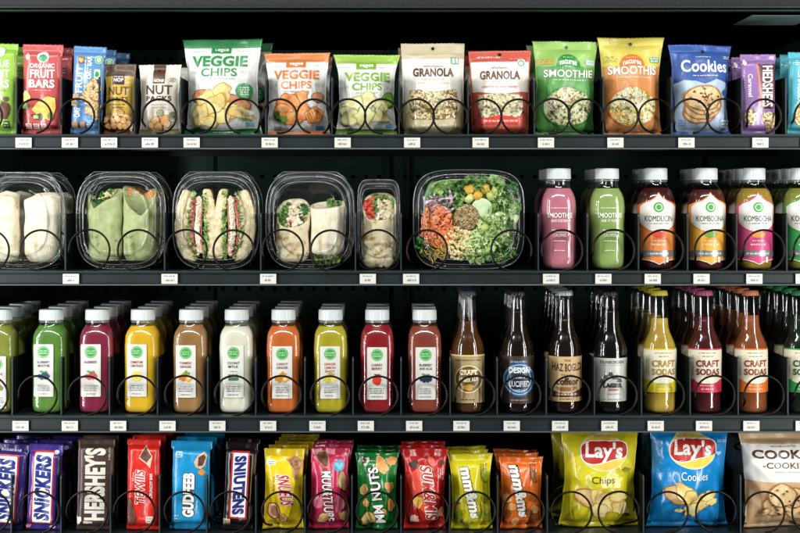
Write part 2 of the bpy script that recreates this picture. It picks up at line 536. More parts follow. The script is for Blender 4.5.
def bottle(name, desc, front_label, cx, floor, rings, drinkmat, fill, capf, art=None, R=0.028, sq=2.0, n=1,
           pitch=0.066, dx=0.0, shell=BOTPET, cat='juice bottle', yoff=0.0, gap=0.0012, noun='bottle'):
    """rings: (photo y, half width px, exponent) from bottom to top"""
    root = thing(name, front_label, cat, (X(cx), R + 0.006 + yoff, Z(floor) + 0.0006), (0, 0, 0), desc + ' column' if n > 1 else None)
    rg = [((floor - y) * U, w * U, w * U, e) for y, w, e in rings]
    fill += 1.1 * math.sin(cx * 2.9)
    V, F = loft(rg, 56, True, False)
    raw_obj('bottle_body', V, F, [shell], root)
    lr = [(max(z, 0.0014), rx - gap, ry - gap, e) for z, rx, ry, e in rg if z <= (floor - fill) * U]
    zf = (floor - fill) * U
    for a, b in zip(rg, rg[1:]):
        if a[0] <= zf < b[0]:
            t = (zf - a[0]) / (b[0] - a[0])
            lr.append((zf, a[1] + (b[1] - a[1]) * t - gap, a[1] + (b[1] - a[1]) * t - gap, a[3] + (b[3] - a[3]) * t))
    V, F = loft(lr, 56)
    raw_obj('liquid', V, F, [drinkmat], root)
    capf(root, floor)
    root.rotation_euler = (0, 0, 0.055 * math.sin(cx * 1.7))
    if art:
        A = Art(cx, floor); art(A)
        zs = [r[0] for r in rg]
        def rad(z):
            for a, b in zip(rg, rg[1:]):
                if a[0] <= z <= b[0]:
                    t = (z - a[0]) / max(1e-9, b[0] - a[0]); return a[1] + (b[1] - a[1]) * t, a[3]
            return rg[-1][1], rg[-1][3]
        Rb = R
        def topar(x, z):
            r, e = rad(z); q = max(-0.985, min(0.985, x / r))
            return (math.asin(q), z)
        def fromp(u, z, off):
            r, e = rad(z); x = r * math.sin(u)
            y = -(max(0, r ** e - abs(x) ** e)) ** (1.0 / e)
            nx, ny = (abs(x) / r) ** (e - 1) * (1 if x > 0 else -1), -(abs(y) / r) ** (e - 1)
            l = math.hypot(nx, ny) or 1
            return Vector((x + off * nx / l, y + off * ny / l, z))
        ul = [math.radians(a) for a in range(-85, 86, 5)]
        vl = [z for z in zs if 0 < z < zs[-1]]
        for nm, bm, ms in A.wrap((topar, fromp, ul, vl), None, 0.00007, 0.00025):
            mesh_obj(nm, bm, ms, root)
    if n > 1: fill_column(root, noun, desc, n, pitch, dx, 0.0008)
    return root

# ------------------------------------------------------------------ the machine
def coil_path(cx, zc, r, turns, pitch, mirror=False, y0=-0.0015, start=-95):
    pts = []
    N = 48
    for t in range(turns):
        for k in range(N):
            a = k / N * 360.0
            if a < 285: y = 0.004 * a / 285; bulge = 0
            elif a < 335:
                q = (a - 285) / 50.0; s = q * q * (3 - 2 * q)
                y = 0.004 + s * (pitch - 0.006); bulge = 0.0035 * math.sin(PI * q)
            else: y = pitch - 0.002 + 0.002 * (a - 335) / 25; bulge = 0
            th = math.radians(start + a)
            x = (r + bulge) * math.cos(th); z = (r + bulge * 0.3) * math.sin(th)
            if mirror: x = -x
            pts.append((cx + x, y0 + y + t * pitch, zc + z))
    return pts

ROWS = [
 dict(floor=134.5, lip=135.2, bot=149.5, ry=116.5, rr=17.2, where='top shelf, holding snack packs and pouches',
      coils=[(-14, 0), (35.5, 0), (78, 0), (117.5, 0), (160, 0), (199, -1), (243.5, 1), (280, -1), (314, 1), (348.5, -1), (382, 1), (417, -1), (450, 1), (484, -1), (518, 1), (552, -1), (585, 1), (620, -1), (655, 1), (690, -1), (723, 1), (763, 0), (811, 0)],
      div=[17, 62, 99.5, 135, 181, 266, 332, 399, 468, 534, 603, 671, 741, 785],
      tags=[26, 72, 111, 151.5, 193, 270.5, 343, 412, 480, 545, 614, 684.5, 758, 807]),
 dict(floor=270.5, lip=271.2, bot=284.8, ry=250.2, rr=20.4, where='second shelf, holding boxed wraps, salad and bottled drinks',
      coils=[(-10, -1), (42, 1), (90, -1), (139, 1), (187, -1), (234, 1), (283, -1), (331, 1), (378, 0), (427, -1), (511, 1), (561.5, 0), (613, 0), (662, 0), (714.5, 0), (763, 0), (813, 0)],
      div=[66, 165, 261, 355.5, 401, 538, 587, 638, 687, 736, 786],
      tags=[-18, 73, 171, 269, 368, 411, 550, 602, 651, 699.5, 752, 801]),
 dict(floor=414.5, lip=415.2, bot=430.8, ry=394.8, rr=19.4, where='third shelf, holding juice bottles and glass bottles',
      coils=[(-10, 0), (38.5, 0), (88, 0), (137.5, 0), (185, 0), (234.5, 0), (281.5, 0), (330, 0), (378.5, 0), (427.5, 0), (474.5, 0), (520.5, 0), (570, 0), (617, 0), (664, 0), (714, 0), (763, 0), (813, 0)],
      div=[13, 62, 110, 158, 208, 256, 305, 353, 401, 450, 497, 546, 594, 641, 689.5, 737.5, 787],
      tags=[23, 72, 120, 169, 218.5, 269, 318, 366, 414, 461, 511, 559, 608, 654, 702, 749, 801]),
 dict(floor=532.5, lip=533.2, bot=547.5, ry=511.0, rr=20.4, where='lowest shelf, holding chocolate bars and crisps',
      coils=[(-9, 0), (39.5, 0), (87.7, 0), (135, 0), (185, 0), (231.5, 0), (282.5, 0), (328.5, 0), (377, 0), (428, 0), (474.5, 0), (523, 0), (571, -1), (618, 1), (667, -1), (715, 1), (763, -1), (811, 1)],
      div=[12, 61.5, 111, 160, 207, 256, 305, 352, 401, 449.5, 497.5, 547, 643, 740],
      tags=[23, 72, 120, 169, 218.5, 269, 318, 366, 414, 461, 511, 594, 690, 780]),
]
XL, XR, DEEP = X(-72), X(872), 0.62
def build_machine():
    cab = thing('vending_machine_cabinet', 'dark green black vending machine cabinet enclosing all four shelves', 'vending machine', (0, 0.3, Z(560)))
    o0 = Vector((0, 0.3, Z(560)))
    def part(name, fn, mats, smooth=False):
        bm = bmesh.new(); fn(bm)
        bmesh.ops.recalc_face_normals(bm, faces=bm.faces[:])
        for v in bm.verts: v.co -= o0
        return mesh_obj(name, bm, mats, cab, smooth)
    # back panel with punched holes (flat near-black discs, the shade inside painted)
    def back(bm):
        box(bm, XL, XR, DEEP, DEEP + 0.01, Z(575), Z(-40))
        def hole(x, z, r=0.0042):
            c = [bm.verts.new((x + r * math.cos(a * PI / 6), DEEP - 0.0006, z + r * math.sin(a * PI / 6))) for a in range(12)]
            bm.faces.new(c).material_index = 1
        s = (CAMD + DEEP) / CAMD
        def at(px, py): return (X(395) + (px - 395) * U * s, Z(VY) + (VY - py) * U * s)
        for py in (176.5, 288.5, 440, 60):
            for k in range(-4, 62):
                px = 15 + k * 13.0
                if -40 < px < 830:
                    x, z = at(px, py); hole(x, z)
        for px in (213, 388, 408, 700):   # punched uprights
            x, z = at(px, 0)
            box(bm, x - 0.002, x + 0.002, DEEP - 0.012, DEEP - 0.001, Z(570), Z(-35))
    part('back_panel', back, [BACK, HOLE])
    part('side_panel', lambda bm: box(bm, XL - 0.012, XL, 0.02, DEEP + 0.01, Z(575), Z(-40)), [BACK])
    part('side_panel', lambda bm: box(bm, XR, XR + 0.012, 0.02, DEEP + 0.01, Z(575), Z(-40)), [BACK])
    part('ceiling_panel', lambda bm: box(bm, XL, XR, -0.010, DEEP, Z(12.6), Z(12.6) + 0.004), [HOLE])
    part('floor_panel', lambda bm: box(bm, XL, XR, -0.010, DEEP, Z(572) - 0.004, Z(572)), [BACK])
    def header(bm):
        box(bm, XL - 0.05, XR + 0.05, -0.026, -0.012, Z(8.6), Z(-42))
    m, nt, b = _new('ribbed_header')
    b.inputs['Roughness'].default_value = 0.65
    tc = nt.nodes.new('ShaderNodeTexCoord'); mp = nt.nodes.new('ShaderNodeMapping'); mp.inputs['Rotation'].default_value = (0, math.radians(35), 0)
    w = nt.nodes.new('ShaderNodeTexWave'); w.inputs['Scale'].default_value = 130
    nz = nt.nodes.new('ShaderNodeTexNoise'); nz.inputs['Scale'].default_value = 500
    rp = nt.nodes.new('ShaderNodeValToRGB'); rp.color_ramp.elements[0].color = hexc('#060a08'); rp.color_ramp.elements[1].color = hexc('#121a16')
    nt.links.new(tc.outputs['Object'], mp.inputs[0]); nt.links.new(mp.outputs[0], w.inputs[0]); nt.links.new(tc.outputs['Object'], nz.inputs[0])
    bp = nt.nodes.new('ShaderNodeBump'); bp.inputs['Distance'].default_value = 0.0008; bp.inputs['Strength'].default_value = 0.6
    nt.links.new(w.outputs['Fac'], bp.inputs['Height']); nt.links.new(bp.outputs[0], b.inputs['Normal'])
    nt.links.new(nz.outputs['Fac'], rp.inputs[0]); nt.links.new(rp.outputs[0], b.inputs['Base Color'])
    part('header_panel', header, [m])
    def trim(bm):
        prism_x(bm, [(-0.030, Z(8.8)), (-0.030, Z(10.0)), (-0.026, Z(10.4)), (-0.016, Z(10.4)), (-0.016, Z(8.8))], XL - 0.05, XR + 0.05, 0)
        prism_x(bm, [(-0.024, Z(11.6)), (-0.024, Z(12.9)), (-0.011, Z(12.9)), (-0.011, Z(11.6))], XL - 0.05, XR + 0.05, 1)
        box(bm, XL - 0.05, XR + 0.05, -0.0155, -0.0115, Z(11.7), Z(10.3), 2)
    part('header_trim', trim, [solid('#222c29', 0.45, 0.2), solid('#1e2725', 0.45, 0.2), HOLE])
    def plate(bm):
        box(bm, X(757), X(823), 0.034, 0.168, Z(13.4), Z(12.7))
    part('ceiling_plate', plate, [solid('#728685', 0.5, 0.0, 0.0, (500.0, 0.3, 0.0006), 0.5, 0.08)])

    for ri, R in enumerate(ROWS):
        fl = R['floor']
        base = Vector((0, 0.25, Z(fl)))
        sh = thing('shelf_tray', 'dark steel ' + R['where'], 'shelf', base, group='shelves of the vending machine')
        def sp(name, fn, mats, smooth=False):
            bm = bmesh.new(); fn(bm)
            bmesh.ops.recalc_face_normals(bm, faces=bm.faces[:])
            for v in bm.verts: v.co -= base
            return mesh_obj(name, bm, mats, sh, smooth)
        def deck(bm):
            box(bm, XL + 0.002, XR - 0.002, -0.006, DEEP - 0.03, Z(fl) - 0.0022, Z(fl) - 0.0002)
            for yy in (0.12, 0.24, 0.36, 0.48):                       # stiffening ribs under the deck
                box(bm, XL + 0.002, XR - 0.002, yy, yy + 0.012, Z(fl) - 0.012, Z(fl) - 0.0023)
            box(bm, XL + 0.002, XR - 0.002, DEEP - 0.0295, DEEP - 0.027, Z(fl) - 0.02, Z(fl) + 0.012)
        sp('deck', deck, [SHEET])
        zt, zb = Z(R['lip']), Z(R['bot'])
        def rail(bm):
            f = -0.010
            prism_x(bm, [(f - 0.004, zt - 0.0002), (f - 0.005, zt - 0.0012), (f - 0.005, zt - 0.0026), (f - 0.0035, zt - 0.0034), (f - 0.0015, zt - 0.004),
                         (f - 0.0015, zb + 0.0042), (f - 0.004, zb + 0.0034), (f - 0.0055, zb + 0.002), (f - 0.005, zb), (f + 0.003, zb), (f + 0.003, zt - 0.0002)], XL - 0.03, XR + 0.03, 0)
        sp('price_rail', rail, [RAIL])
        def edge(bm):
            prism_x(bm, [(-0.0152, zt + 0.0006), (-0.0152, zt - 0.0004), (-0.007, zt - 0.0001), (-0.007, zt + 0.0009)], XL - 0.03, XR + 0.03, 0)
        sp('rail_edge', edge, [solid('#3c4a4b', 0.4, 0.3)])
        def low(bm):
            prism_x(bm, [(-0.0165, zb + 0.0016), (-0.0170, zb + 0.0004), (-0.0160, zb - 0.0004), (-0.0070, zb - 0.0004), (-0.0070, zb - 0.0001), (-0.0152, zb)], XL - 0.03, XR + 0.03, 0)
        sp('rail_lower_highlight', low, [RAIL_HIGHLIGHT])  # thin strip along the lower lip, its bright highlight line painted in
        for dxp in R['div']:
            def dv(bm):
                x = X(dxp); hh = 0.091; L = DEEP - 0.04; r = 0.007
                prof = [(-0.004, 0.0)] + [(-0.004 + r - r * math.cos(a), hh - r + r * math.sin(a)) for a in [k * PI / 12 for k in range(7)]] + [(L, hh), (L, 0.0)]
                prism_x(bm, [(y, Z(fl) + z) for y, z in prof], x - 0.0006, x + 0.0006, 0)
                # folded front hem, its lit edge painted as a lighter colour
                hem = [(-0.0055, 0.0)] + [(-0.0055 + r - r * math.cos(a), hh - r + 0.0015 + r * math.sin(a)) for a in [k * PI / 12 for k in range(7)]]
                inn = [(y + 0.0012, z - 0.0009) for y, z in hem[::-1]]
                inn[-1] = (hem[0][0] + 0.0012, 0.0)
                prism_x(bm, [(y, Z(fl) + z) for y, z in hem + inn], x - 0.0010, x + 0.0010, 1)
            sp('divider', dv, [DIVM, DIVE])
        zc = Z(R['ry']); rr = R['rr'] * U
        for ci, (cxp, side) in enumerate(R['coils']):
            V, F = [], []
            rnd = random.Random(ri * 50 + ci)
            pts = coil_path(X(cxp), zc, rr * rnd.uniform(0.98, 1.01), 5, 0.066 if ri in (1, 2) else 0.05, mirror=(side > 0), start=-92 + rnd.uniform(-12, 14))
            tube(V, F, pts, 0.0018, 8)
            V = [(a - base.x, b - base.y - 0.0075, c - base.z) for a, b, c in V]
            raw_obj('spiral_coil', V, F, [WIRE], sh)
        if ri < 3:
            for ti, tx in enumerate(R['tags']):
                def tg(bm):
                    x0, x1 = X(tx - 8), X(tx + 8); z0, z1 = Z(R['bot'] - 1.6), Z(R['bot'] - 11.4)
                    box(bm, x0, x1, -0.0162, -0.0155, z0, z1, 0)
                o = sp('price_tag', tg, [PAPER])
                A = Art(0, 0)
                A.micro(tx - 6, R['bot'] - 10.2, tx + 6, R['bot'] - 8.2, GREYINK, 1, ti)
                A.micro(tx - 4.5, R['bot'] - 7.0, tx + 4.5 + (ti % 3) * .6, R['bot'] - 3.2, ink('#55565a'), 1, ti + 9)
                bm = bmesh.new()
                for nm, d in A.parts.items():
                    vs = [bm.verts.new((a - 400 * U - base.x, -0.01635 - base.y, b + 266.5 * U - base.z)) for a, b, c in d['v']]
                    for f in d['f']: bm.faces.new([vs[i] for i in f])
                mesh_obj('price_print', bm, [GREYINK], o, False)
build_machine()

# ------------------------------------------------------------------ printed food pictures
CHIP = ramp('chip_print', [(0.3, '#d9b45c'), (0.48, '#efd98a'), (0.7, '#f6e8ae')], 45, bump=0)
CHIP2 = ramp('pale_chip_print', [(0.3, '#cfc47c'), (0.5, '#e6e0a4'), (0.7, '#f1edc4')], 45, bump=0)
CHIPE = ink('#c9973f'); CHIPE2 = ink('#b3ad62')
ORCH = ramp('orange_chip_print', [(0.3, '#c9692c'), (0.5, '#e59a55'), (0.72, '#f3bd7c')], 60, bump=0)
ORE = ink('#b5602a')
POT = ramp('potato_print', [(0.3, '#b56a44'), (0.6, '#d99a6e')], 70, bump=0)
NUTP = ramp('nut_print', [(0.3, '#a9713f'), (0.5, '#d9ac72'), (0.7, '#efd3a2')], 70, bump=0)
NUTE = ink('#8a5a30')
CKP = ramp('cookie_print', [(0.30, '#6b4228'), (0.38, '#d9b07a'), (0.6, '#e9cb97'), (0.75, '#f3ddb4')], 130, bump=0)
CKE = ink('#a9743f')
CHOC = ramp('chocolate_print', [(0.3, '#3c2015'), (0.7, '#7a4a2e')], 60, bump=0)
GRAN = ramp('granola_window', [(0.0, '#5c4526'), (0.12, '#8a6a3c'), (0.3, '#b39a62'), (0.5, '#d8c895'), (0.7, '#e2d4a8'), (0.88, '#8c7844')], 330, 'voronoi', 0.35, 0.4, 0.6)
GRANL = ramp('pale_oat_window', [(0.0, '#8b7c55'), (0.15, '#c2b68e'), (0.35, '#d9cba0'), (0.7, '#e4dabc'), (0.92, '#8a8a58')], 330, 'voronoi', 0.35, 0.4, 0.6)
CHIA = ramp('seed_mix_window', [(0.0, '#4e5a2c'), (0.12, '#8a8f54'), (0.3, '#cfcaa6'), (0.55, '#dcd6ba'), (0.85, '#9c8a5c'), (0.93, '#b7bd74')], 300, 'voronoi', 0.35, 0.4, 0.6)
CHIAO = ramp('grain_mix_window', [(0.0, '#7a8a34'), (0.2, '#c9c070'), (0.4, '#e8dfb0'), (0.7, '#d9a54c'), (0.9, '#e8dfc0')], 300, 'voronoi', 0.35, 0.4, 0.6)
OATC = ramp('oat_cluster_print', [(0.0, '#a87c44'), (0.25, '#d9b478'), (0.6, '#ecd5a4'), (0.85, '#c99a5c')], 420, 'voronoi', 0.5, 0)
WHITE = ink('#f1efe8'); WCR = ink('#e8e4d4')
BRN = ink('#5a3423'); DBRN = ink('#3b231a')
GRN = ink('#2f8f4a'); LGRN = ink('#8cbf36'); ORG = ink('#e07a35')

def chips(A, spec, m, e, seed=0):
    for i, (x, y, rx, ry, rot) in enumerate(spec): A.b(x, y, rx, ry, m, seed + i, 0.28, rot, 'picture', e)

# ------------------------------------------------------------------ row 1 : snack packs
F1 = 134.5
def a_lime(A):
    A.t('BLUE', -12, 60, 6.5, 67, WHITE, 0.02); A.t('FRUIT', -16, 69.5, 7, 77.5, WHITE, 0.03); A.t('BARS', -16, 79.5, 7, 88, WHITE, 0.03)
    A.micro(-14, 90, 6, 91.6, ink('#4d7a17'), 1)
    A.b(2, 111, 7, 9, CHOC, 1); A.b(-12, 112, 9, 10, NUTP, 2, edge=NUTE); A.e(4, 99, 3, 2.4, ink('#5a3c1c')); A.e(-3, 102, 3, 3, ink('#7aa52a'))
    A.rr(2, 121, 8, 128, ink('#2b5c1c'), 1); A.micro(2.6, 122, 7.6, 127, WHITE, 2); A.e(-3, 52, 5, 5, WHITE)
pack('snack_bar_pack', 'pack', 'lime green fruit bar pack', 'lime green fruit bar pack cut by the left edge, top shelf', -5, F1, 43, 38, 37, foil('#86bd2c'), a_lime, T=0.02, pinch=0.03, prof='bar', n=3, pitch=0.05, dx=0.004, tilt=0.6, seal=(5, 6), cat='snack bar')
def a_red(A):
    A.e(41, 57, 6, 5.6, WHITE, 'emblem'); A.e(41, 58.2, 5, 3.6, ink('#3f8f5c'), 'emblem'); A.micro(37.5, 54, 44.5, 56.4, ink('#33694a'), 1, 3)
    A.t('ORGANIC', 28, 63.5, 53, 68.2, WHITE, 0.02); A.t('FRUIT', 28.5, 69.6, 53.5, 78.2, WHITE, 0.03); A.t('BARS', 28, 79.6, 53, 88, WHITE, 0.035)
    A.micro(29, 89.6, 52, 91.2, ink('#f0c9c0'), 1)
    A.b(26, 57, 2.4, 3.4, ink('#e8b6a8'), 4); A.b(25, 97, 4, 6, ink('#eec46b'), 5, 0.3)
    A.p([(36, 103), (46, 96.5), (54, 98), (55, 108), (51, 121), (38, 117), (31, 110)], ramp('mango_print', [(0.3, '#e8a93f'), (0.6, '#f6cf6c')], 40, bump=0))
    A.b(37, 117, 5.5, 3.6, ink('#3f4f38'), 7, 0.4); A.b(35, 117, 2.5, 2, ink('#a9c77c'), 8, 0.3); A.b(24, 107, 4, 3, ink('#7f9c4b'), 9, 0.3); A.b(50, 116, 3, 4, ink('#7a8a40'), 3)
    for x in (25, 32.5, 40): A.r(x, 124, x + 6, 129, ink('#e9c9c0')); A.micro(x + .6, 124.5, x + 5.6, 128.4, ink('#a93b36'), 2)
    A.e(52, 127, 2.4, 2.4, ink('#7d2430'))
pack('snack_bar_pack', 'pack', 'red fruit bar pack', 'red organic fruit bar pack with white lettering, top shelf far left', 39.2, F1, 44, 41, 40, foil('#cb4544'), a_red, T=0.02, pinch=0.05, prof='bar', n=3, pitch=0.05, dx=0.004, tilt=0.5, seal=(5, 7), cat='snack bar')
def a_blue(A):
    A.rr(74, 56.5, 80.5, 64, ink('#8a5a33'), 1, 'emblem'); A.b(77, 60, 2.4, 2.4, NUTP, 2, 0.2, 0, 'emblem')
    A.t('FRUIT', 72.5, 66, 79, 93, WHITE, 0.03, 90); A.t('OAT BAR', 83.5, 56, 88, 79, WHITE, 0.02, 90); A.micro(80.5, 60, 82.5, 92, WHITE, 1, 5, True)
    A.e(95, 59.5, 4.2, 4.2, ink('#b8d8b4'), 'emblem'); A.ring(95, 59.5, 3.4, 0.8, GRN); A.rr(91, 69, 97, 79, ink('#c9dfae'), 1, 'emblem'); A.b(94, 74, 2, 2.6, GRN, 6, .3, 0, 'emblem')
    for i, (x, y) in enumerate(((87, 87), (91, 83), (95, 88), (84, 94), (90, 93), (95, 97), (86, 101), (91, 104), (96, 105), (93, 112), (88, 110), (96, 116))): A.b(x, y, 4.4, 3.9, OATC, i, 0.3, i * 40, 'picture', ink('#b98a4e'))
    for i, (x, y) in enumerate(((74, 97), (80, 99), (73, 104))): A.rr(x - 2.6, y - 2.4, x + 2.6, y + 2.4, ink('#c9a070'), 0.8)
    A.t('OAT', 73, 108, 79, 118, WHITE, 0.02, 90); A.rr(72.5, 122, 77.5, 129, ink('#b08560'), 1); A.rr(79.5, 122, 84.5, 129, ink('#a67a58'), 1); A.micro(86, 120, 95, 128, ink('#b9d4ec'), 4)
pack('snack_bar_pack', 'pack', 'blue oat bar pack', 'blue fruit oat bar pack printed with oat clusters, top shelf', 84, F1, 46, 33.5, 32, foil('#4a86c6'), a_blue, T=0.02, pinch=0.04, prof='bar', n=3, pitch=0.05, dx=0.009, tilt=3.6, seal=(5, 6), cat='snack bar')
def a_nuty(A):
    A.r(111.5, 74, 123, 84.5, DBRN, 'emblem'); A.t('NOP', 112.6, 77.8, 122, 81.6, WHITE, 0.03); A.micro(112.4, 75.6, 122.4, 77.0, WCR, 1)
    A.t('NUT', 107, 86.5, 127.5, 95, BRN, 0.01); A.t('FIELTS', 106.5, 97, 127.5, 101.4, BRN, 0.0); A.micro(108, 103.8, 125, 105.4, BRN, 1); A.micro(110, 107, 124, 108.4, BRN, 1)
    A.p([(101, 134), (101, 129), (108, 127), (118, 129.5), (128, 127.5), (134, 129), (134, 134)], ink('#6e3a1c'))
    for i, (x, y) in enumerate(((108, 117), (114, 114), (120, 113), (126, 117), (131, 119), (111, 121), (117, 119), (123, 121), (128, 124), (107, 126), (113, 126), (119, 126), (124, 127), (104, 120), (130, 127))): A.b(x, y, 3.9, 3.1, NUTP, i + 4, 0.25, i * 57, 'picture', ink('#9a5a30'))
pack('nut_pack', 'bag', 'yellow nut pack', 'small yellow nut pack with brown top band, top shelf', 117.7, F1, 63.5, 33, 34, foil('#dcae33'), a_nuty, T=0.028, pinch=0.15, seal=(4, 7), bands=[(60, 76, satin('#5f4538'))], n=1, crease=0.0010, cat='nut pack', tilt=-0.3)
def a_nutw(A):
    A.r(152.5, 63, 164.5, 83.5, ink('#54382c'), 'emblem'); A.e(158, 70.5, 1.4, 1.4, DBRN, 'emblem'); A.t('NONP', 153.6, 79, 163.6, 82.2, WCR, 0.03)
    A.t('NUT', 146, 85, 171.5, 94.5, BRN, 0.015); A.t('PACKS', 146, 96, 171, 101, BRN, 0.02); A.micro(148, 104, 170, 105.4, ink('#a08c74'), 1); A.micro(151, 107, 167, 108.2, ink('#a08c74'), 1)
    A.rr(168, 77, 174, 81.6, ink('#b7aa92'), 1); A.micro(168.5, 77.5, 173.6, 81.2, BRN, 2)
    for i, (x, y, r, m) in enumerate(((160, 113, 4, ink('#8f9a6a')), (172, 115, 3.4, ink('#77875a')), (154, 121, 5.4, NUTP), (164, 120, 5.6, ORCH), (157, 127, 5.4, NUTP), (166, 124, 4.8, NUTP), (150, 125, 3.6, NUTP))): A.b(x, y, r, r * .8, m, i, 0.15, 20 * i, 'picture', NUTE)
    A.p([(137, 134.2), (137, 129), (150, 131), (165, 130), (180, 129), (180, 134.2)], ink('#6c6239')); A.micro(170, 118, 175, 127, GREYINK, 3)
pack('nut_pack', 'bag', 'cream nut pack', 'cream white nut pack with brown centre strip, top shelf', 158.2, F1, 64, 44, 43, satin('#dfd7c3'), a_nutw, T=0.028, pinch=0.12, seal=(4, 5), n=2, pitch=0.05, dx=0.004, crease=0.0010, cat='nut pack')

def veggie(cx, top, w2, band, bandh, colh, boxes, potato, dark, seed, botcol):
    col = ink(colh)
    (vx0, vy0, vx1, vy1), (cx0, cy0, cx1, cy1) = boxes
    def f(A):
        ty = top + bandh
        A.p([(cx - 10.5, ty - 1), (cx + 9.5, ty - 1), (cx + 9.5, ty + 6), (cx - 10.5, ty + 6)], col, 'emblem'); A.t('vegos', cx - 7.5, ty + 0.6, cx + 6.8, ty + 4.6, WHITE, 0.04)
        A.micro(cx - 34, ty + 3.2, cx - 14, ty + 4.6, ink('#b9c2ba'), 1); A.micro(cx + 13, ty + 3.2, cx + 32, ty + 4.6, ink('#b9c2ba'), 1)
        A.t('VEGGIE', vx0, vy0, vx1, vy1, col, 0.035); A.t('CHIPS', cx0, cy0, cx1, cy1, col, 0.015)
        A.micro(cx0 + 1, cy1 + 1.8, cx1 - 1, cy1 + 3.4, ink('#8f9a92'), 1)
        A.micro(cx1 + 3, cy0 + 2, cx1 + 13, cy0 + 5, ink('#c0c6c0'), 2); A.micro(cx0 - 14, cy0 + 2, cx0 - 3, cy0 + 5, ink('#c0c6c0'), 2)
        potato(A)
    return f
def pic6(A):
    A.b(201, 96, 10, 6.5, POT, 1, .15, 10, 'picture', ink('#9c5c3a')); A.b(237, 104, 13, 9, POT, 2, .2, -20, 'picture', ink('#9c5c3a'))
    chips(A, [(222, 93, 12, 9, 20), (210, 102, 14, 10, -10), (230, 110, 14, 8, -8), (202, 114, 13, 10, 30), (220, 117, 12, 8, 10), (240, 112, 12, 6, -10), (208, 122, 9, 6, -20), (217, 104, 12, 8, 45)], CHIP, CHIPE, 3)
    A.e(245, 91, 7.8, 7.8, GRN, 'emblem'); A.micro(240, 86.6, 250, 95.6, WHITE, 4)
    A.p([(176, 135), (176, 129.5), (190, 128.2), (221, 130.2), (250, 128.2), (266, 129.5), (266, 135)], ink('#1f6b34')); A.micro(210, 131, 232, 132.6, WHITE, 1)
    A.rr(244, 122, 254, 127, ink('#7fa6a6'), 1); A.micro(245, 122.6, 253.4, 126.4, ink('#2d5c62'), 2); A.micro(186, 124, 206, 126.6, ink('#8a9a8c'), 1); A.e(250, 113, 3.5, 2.4, ink('#b4bdb6'))
pack('chip_bag', 'bag', 'large green veggie chip bag', 'largest veggie chip bag, white with dark green top band', 220.7, F1, 37.5, 83, 80, foil('#e2e6df'),
     veggie(220.7, 37.5, 0, 0, 9.0, '#2f8f4a', ((191, 55, 247.5, 66.3), (201, 68, 237.5, 76.4)), pic6, 0, 6, 0), T=0.052, pinch=0.09, seal=(4, 8), bands=[(36, 46.5, foil('#2b8a46'))], n=2, pitch=0.07, dx=0.012, crease=0.0019, cat='chip bag', cell=1.9, tilt=0.3)
def pic7(A):
    A.b(318, 97, 6, 5, POT, 3, .1, 0, 'picture', ink('#9c5c3a'))
    chips(A, [(302, 97, 8, 7, 10), (287, 103, 13, 9, 20), (283, 112, 12, 9, -20), (293, 118, 9, 8, 30), (302, 112, 9, 9, 0)], ORCH, ORE, 13)
    A.p([(304, 113), (316, 106), (324, 112), (320, 122), (308, 124)], ORE); A.p([(305, 113.4), (316, 107.2), (323, 112.4), (319.4, 121.2), (308.6, 122.8)], ink('#e8a258'))
    for k in range(5): A.p([(306 + k * 2.8, 114.5 - k * 1.4), (307.2 + k * 2.8, 114 - k * 1.4), (311.5 + k * 2.2, 122 - k * .8), (310.3 + k * 2.2, 122.4 - k * .8)], ink('#c46f2c'))
    A.b(282, 118, 6, 2.6, ink('#5d8c36'), 3, .4, -20); A.b(276, 113, 3.5, 2, ink('#4c7d2f'), 5, .4, 30)
    A.p([(264, 135), (264, 131), (285, 132.4), (305, 131), (330, 132.2), (330, 135)], ink('#d9762f')); A.rr(315, 126, 324, 130.6, ink('#4b6f96'), 1); A.rr(273, 125.5, 281, 130.5, ink('#b9bdb6'), 1); A.micro(273.5, 126, 280.5, 130, GREYINK, 2)
pack('chip_bag', 'bag', 'orange topped veggie chip bag', 'medium veggie chip bag, white with orange top band', 296.7, F1, 51.5, 68.5, 66, foil('#e4e6e0'),
     veggie(296.7, 51.5, 0, 0, 9.6, '#de7a3c', ((273.5, 69.6, 319.5, 79), (281.5, 81, 312, 88.8)), pic7, 0, 7, 0), T=0.046, pinch=0.10, seal=(4, 6), bands=[(50, 61.2, foil('#e07c38'))], n=2, pitch=0.07, dx=0.003, crease=0.0018, cat='chip bag', cell=1.9, tilt=-0.3)
def pic8(A):
    A.b(388, 99, 6.5, 7.5, ink('#7fae3c'), 3, .1, 0, 'picture', ink('#56852a')); A.b(389, 101, 3, 4, ink('#a9cd5c'), 5)
    chips(A, [(366, 101, 11, 8, 10), (352, 105, 12, 8, 20), (350, 115, 12, 9, -20), (364, 116, 11, 9, 30), (380, 107, 7, 6, 0)], CHIP2, CHIPE2, 23)
    A.p([(370, 122), (381, 103), (391, 121)], CHIPE2); A.p([(371.5, 121), (381, 105), (389.5, 120.2)], CHIP2)
    A.p([(332, 135), (332, 130), (350, 128), (370, 130.5), (385, 128.5), (400, 130), (400, 135)], ink('#5f7a2e')); A.rr(385, 124, 393, 128, ink('#5c8aa8'), 1)
pack('chip_bag', 'bag', 'lime topped veggie chip bag', 'medium veggie chip bag, white with lime green top band', 366, F1, 53.5, 68, 64, foil('#e2e6dc'),
     veggie(366, 53.5, 0, 0, 9.4, '#7fae30', ((343.5, 72, 389.5, 81.2), (351.5, 83, 381.5, 90.3)), pic8, 0, 8, 0), T=0.046, pinch=0.12, seal=(4, 6), bands=[(52, 63, foil('#93c038')), (129, 135, foil('#3a6a2c'))], n=2, pitch=0.07, dx=0.0, crease=0.0018, cat='chip bag', cell=1.9, tilt=0.4)
